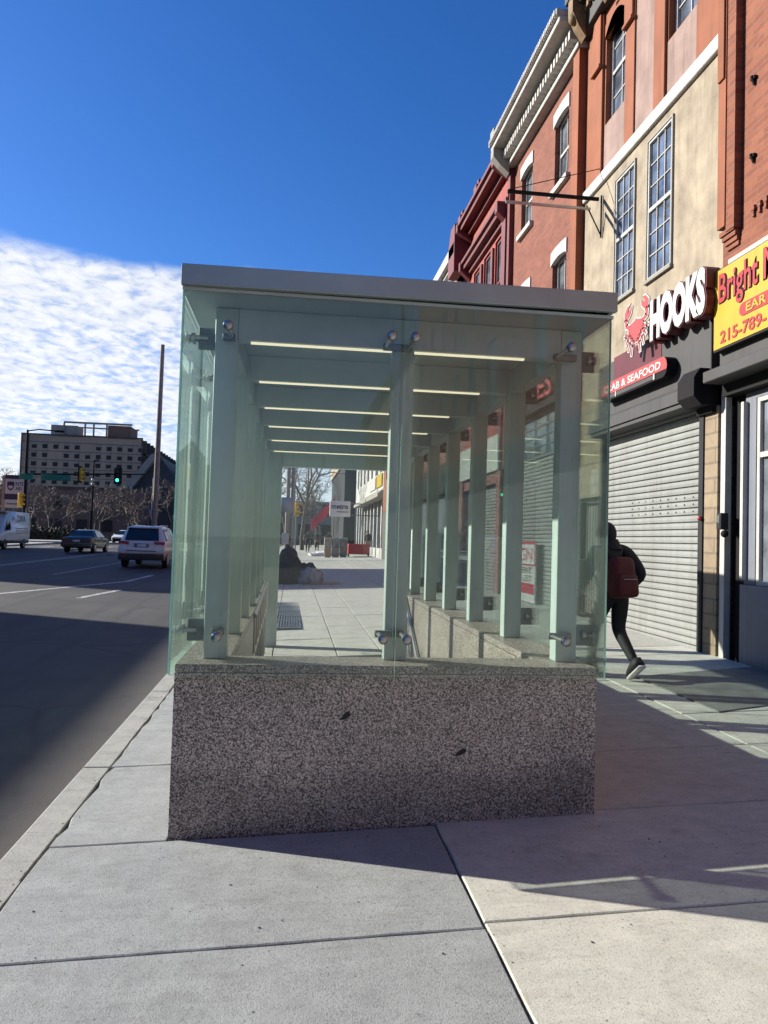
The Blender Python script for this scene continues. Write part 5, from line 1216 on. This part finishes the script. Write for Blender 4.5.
t = thing('vendor_table', 'long street stall table with a dark red cloth before the shops', 'table', (4.1, 48, hz(4.1, 48)))
m = MB(); m.cbox(3.6, 5.0, 47.6, 48.5, hz(4, 48) + .15, hz(4, 48) + .82, .03); m.build('cloth', MT['signred'], t)
m = MB()
for x in (3.65, 4.95): m.box(x - .03, x + .03, 47.7, 47.76, hz(4, 48) - .1, hz(4, 48) + .16); m.box(x - .03, x + .03, 48.35, 48.41, hz(4, 48) - .1, hz(4, 48) + .16)
m.build('leg', MT['black'], t)
for x, hh, lb in ((-.42, 12, 'tall dark utility pole at the kerb beyond the shelter'), (-.05, 11, 'second dark utility pole just right of the kerbside one')):
    m = MB(); m.tube([(x, 56, hz(x, 56) - .05), (x, 56, hh)], [.17, .13], 10); tag(m.build('utility_pole', MT['wood']), lb, 'pole')
t = thing('parking_sign', 'pale notice plate on a kerbside post beyond the shelter', 'sign', (-.35, 40, hz(-.35, 40)))
m = MB(); m.tube([(-.35, 40, .2), (-.35, 40, 3.9)], .03, 8); m.build('pole', MT['clamp'], t)
m = MB(); m.cbox(-.65, .05, 39.94, 39.97, 2.9, 3.7, .01); m.build('plate', MT['rim'], t)
m = MB(); m.cbox(-.55, -.18, 39.93, 39.96, 1.2, 1.8, .01); m.build('paper_notice', MT['swhite'], t)
signal('traffic_light', 'yellow traffic light over the far sidewalk seen through the shelter', (.25, 58, hz(0, 58) + 2.9), R(60), 'sig_y')
m = MB(); m.tube([(.25, 58.1, hz(0, 58) - .05), (.25, 58.1, hz(0, 58) + 4.1)], .05, 8); tag(m.build('signal_post', MT['clamp']), 'slim post carrying the far sidewalk traffic light', 'post')

# ------------------------------------------------------------------ camera, sky, sun
def camera(yaw, pitch, roll, loc, fpx):
    y, p, r_ = R(yaw), R(pitch), R(roll)
    fw = Vector((math.sin(y) * math.cos(p), math.cos(y) * math.cos(p), math.sin(p))); rt = Vector((math.cos(y), -math.sin(y), 0)); u = rt.cross(fw)
    X = rt * math.cos(r_) + u * math.sin(r_); Y = u * math.cos(r_) - rt * math.sin(r_)
    cd = bpy.data.cameras.new('camera'); cd.sensor_fit = 'VERTICAL'; cd.sensor_height = 24; cd.lens = fpx / 1024 * 24; cd.clip_end = 6000; cd.clip_start = .05
    o = bpy.data.objects.new('camera', cd); COL.objects.link(o)
    o.matrix_world = Matrix(((X.x, Y.x, -fw.x, loc[0]), (X.y, Y.y, -fw.y, loc[1]), (X.z, Y.z, -fw.z, loc[2]), (0, 0, 0, 1)))
    sc.camera = o
camera(7.0, 2.2, 1.7, (0, 0, 1.55), 740)

SUN_AZ, SUN_EL = 24.0, 23.8           # sun stands to the left: direction (-cos az, +sin az)
sd = Vector((-math.cos(R(SUN_AZ)) * math.cos(R(SUN_EL)), math.sin(R(SUN_AZ)) * math.cos(R(SUN_EL)), math.sin(R(SUN_EL))))
ld = bpy.data.lights.new('sun', 'SUN'); ld.energy = SUN_E; ld.angle = R(.53); ld.color = (1, .93, .82)
lo = bpy.data.objects.new('sun', ld); COL.objects.link(lo); lo.rotation_euler = sd.to_track_quat('Z', 'Y').to_euler(); lo.location = (0, 0, 30)

w = bpy.data.worlds.new('World'); sc.world = w; w.use_nodes = True; nt = w.node_tree
bg = nt.nodes['Background']; out = nt.nodes['World Output']
sky = nt.nodes.new('ShaderNodeTexSky'); sky.sky_type = 'NISHITA'; sky.sun_disc = False; sky.sun_elevation = R(SUN_EL)
sky.sun_rotation = math.atan2(sd.x, sd.y); sky.altitude = 100; sky.air_density = 1.0; sky.dust_density = .4; sky.ozone_density = 2.5
hs_ = nt.nodes.new('ShaderNodeHueSaturation'); hs_.inputs['Saturation'].default_value = SKY_SAT; L(nt, sky.outputs[0], hs_.inputs['Color'])
L(nt, mixc(nt, 1.0, hs_.outputs[0], SKY_T, 'MULTIPLY'), bg.inputs[0]); bg.inputs[1].default_value = SKY_K
tc = nt.nodes.new('ShaderNodeTexCoord'); sx = nt.nodes.new('ShaderNodeSeparateXYZ'); L(nt, tc.outputs['Generated'], sx.inputs[0])
def math_(op, a, b=None, c=None):
    n = nt.nodes.new('ShaderNodeMath'); n.operation = op
    for i, v in enumerate((a, b, c)):
        if v is None: continue
        if hasattr(v, 'is_linked'): L(nt, v, n.inputs[i])
        else: n.inputs[i].default_value = v
    return n.outputs[0]
zc = math_('ADD', math_('MAXIMUM', sx.outputs[2], 0.0), .10)
cb = nt.nodes.new('ShaderNodeCombineXYZ'); L(nt, math_('DIVIDE', sx.outputs[0], zc), cb.inputs[0]); L(nt, math_('DIVIDE', sx.outputs[1], zc), cb.inputs[1])
mp = nt.nodes.new('ShaderNodeMapping'); mp.inputs['Rotation'].default_value = (0, 0, R(-12)); mp.inputs['Scale'].default_value = (1.0, .8, 1); L(nt, cb.outputs[0], mp.inputs[0])
n1 = nz(nt, mp.outputs[0], 15, 5, .6, .3); n2 = nz(nt, cb.outputs[0], 1.1, 5, .6); n3 = nz(nt, mp.outputs[0], 26, 4, .6)
# upper rim of the bank sinks to the right
rim_ = math_('ADD', math_('MULTIPLY_ADD', sx.outputs[0], -.005, .333), math_('MULTIPLY', math_('SUBTRACT', n2, .5), .10))
edge = nt.nodes.new('ShaderNodeMapRange'); edge.interpolation_type = 'SMOOTHSTEP'; L(nt, math_('SUBTRACT', rim_, sx.outputs[2]), edge.inputs[0]); edge.inputs[1].default_value = -.008; edge.inputs[2].default_value = .02
tex = math_('ADD', math_('MULTIPLY', n1, .75), math_('ADD', math_('MULTIPLY', n3, .25), math_('MULTIPLY', math_('SUBTRACT', n2, .5), .85)))
cov = nt.nodes.new('ShaderNodeMapRange'); cov.interpolation_type = 'SMOOTHSTEP'; L(nt, tex, cov.inputs[0]); cov.inputs[1].default_value = .27; cov.inputs[2].default_value = .53
front = nt.nodes.new('ShaderNodeMapRange'); front.interpolation_type = 'SMOOTHSTEP'; L(nt, sx.outputs[1], front.inputs[0]); front.inputs[1].default_value = -.35; front.inputs[2].default_value = .15
right = nt.nodes.new('ShaderNodeMapRange'); right.interpolation_type = 'SMOOTHSTEP'; L(nt, sx.outputs[0], right.inputs[0]); right.inputs[1].default_value = .45; right.inputs[2].default_value = -.25; right.inputs[3].default_value = .25; right.inputs[4].default_value = 1
fac = math_('MULTIPLY', math_('MULTIPLY', math_('MULTIPLY', edge.outputs[0], math_('MULTIPLY', front.outputs[0], right.outputs[0])), math_('MULTIPLY_ADD', cov.outputs[0], .56, .40)), .93)
# thin white veil low over the horizon
veil = nt.nodes.new('ShaderNodeMapRange'); veil.interpolation_type = 'SMOOTHSTEP'; L(nt, sx.outputs[2], veil.inputs[0]); veil.inputs[1].default_value = .26; veil.inputs[2].default_value = .0; veil.inputs[3].default_value = 0; veil.inputs[4].default_value = .72
fac2 = math_('MAXIMUM', fac, veil.outputs[0])
cl = nt.nodes.new('ShaderNodeBackground')
cr = ramp(nt, n1, [(.34, (.68, .74, .84)), (.6, (1.0, 1.0, 1.0))]); L(nt, cr, cl.inputs[0]); cl.inputs[1].default_value = CLOUD_K
mx = nt.nodes.new('ShaderNodeMixShader'); L(nt, fac2, mx.inputs[0]); L(nt, bg.outputs[0], mx.inputs[1]); L(nt, cl.outputs[0], mx.inputs[2])
L(nt, mx.outputs[0], out.inputs[0])

sc.render.engine = 'CYCLES'
sc.cycles.max_bounces = 8; sc.cycles.transparent_max_bounces = 32; sc.cycles.diffuse_bounces = 4; sc.cycles.glossy_bounces = 4; sc.cycles.caustics_reflective = False; sc.cycles.sample_clamp_indirect = 6
sc.cycles.use_denoising = True
sc.view_settings.view_transform = 'Standard'; sc.view_settings.look = 'None'; sc.view_settings.exposure = EXPO; sc.view_settings.gamma = 1; sc.view_settings.use_curve_mapping = False
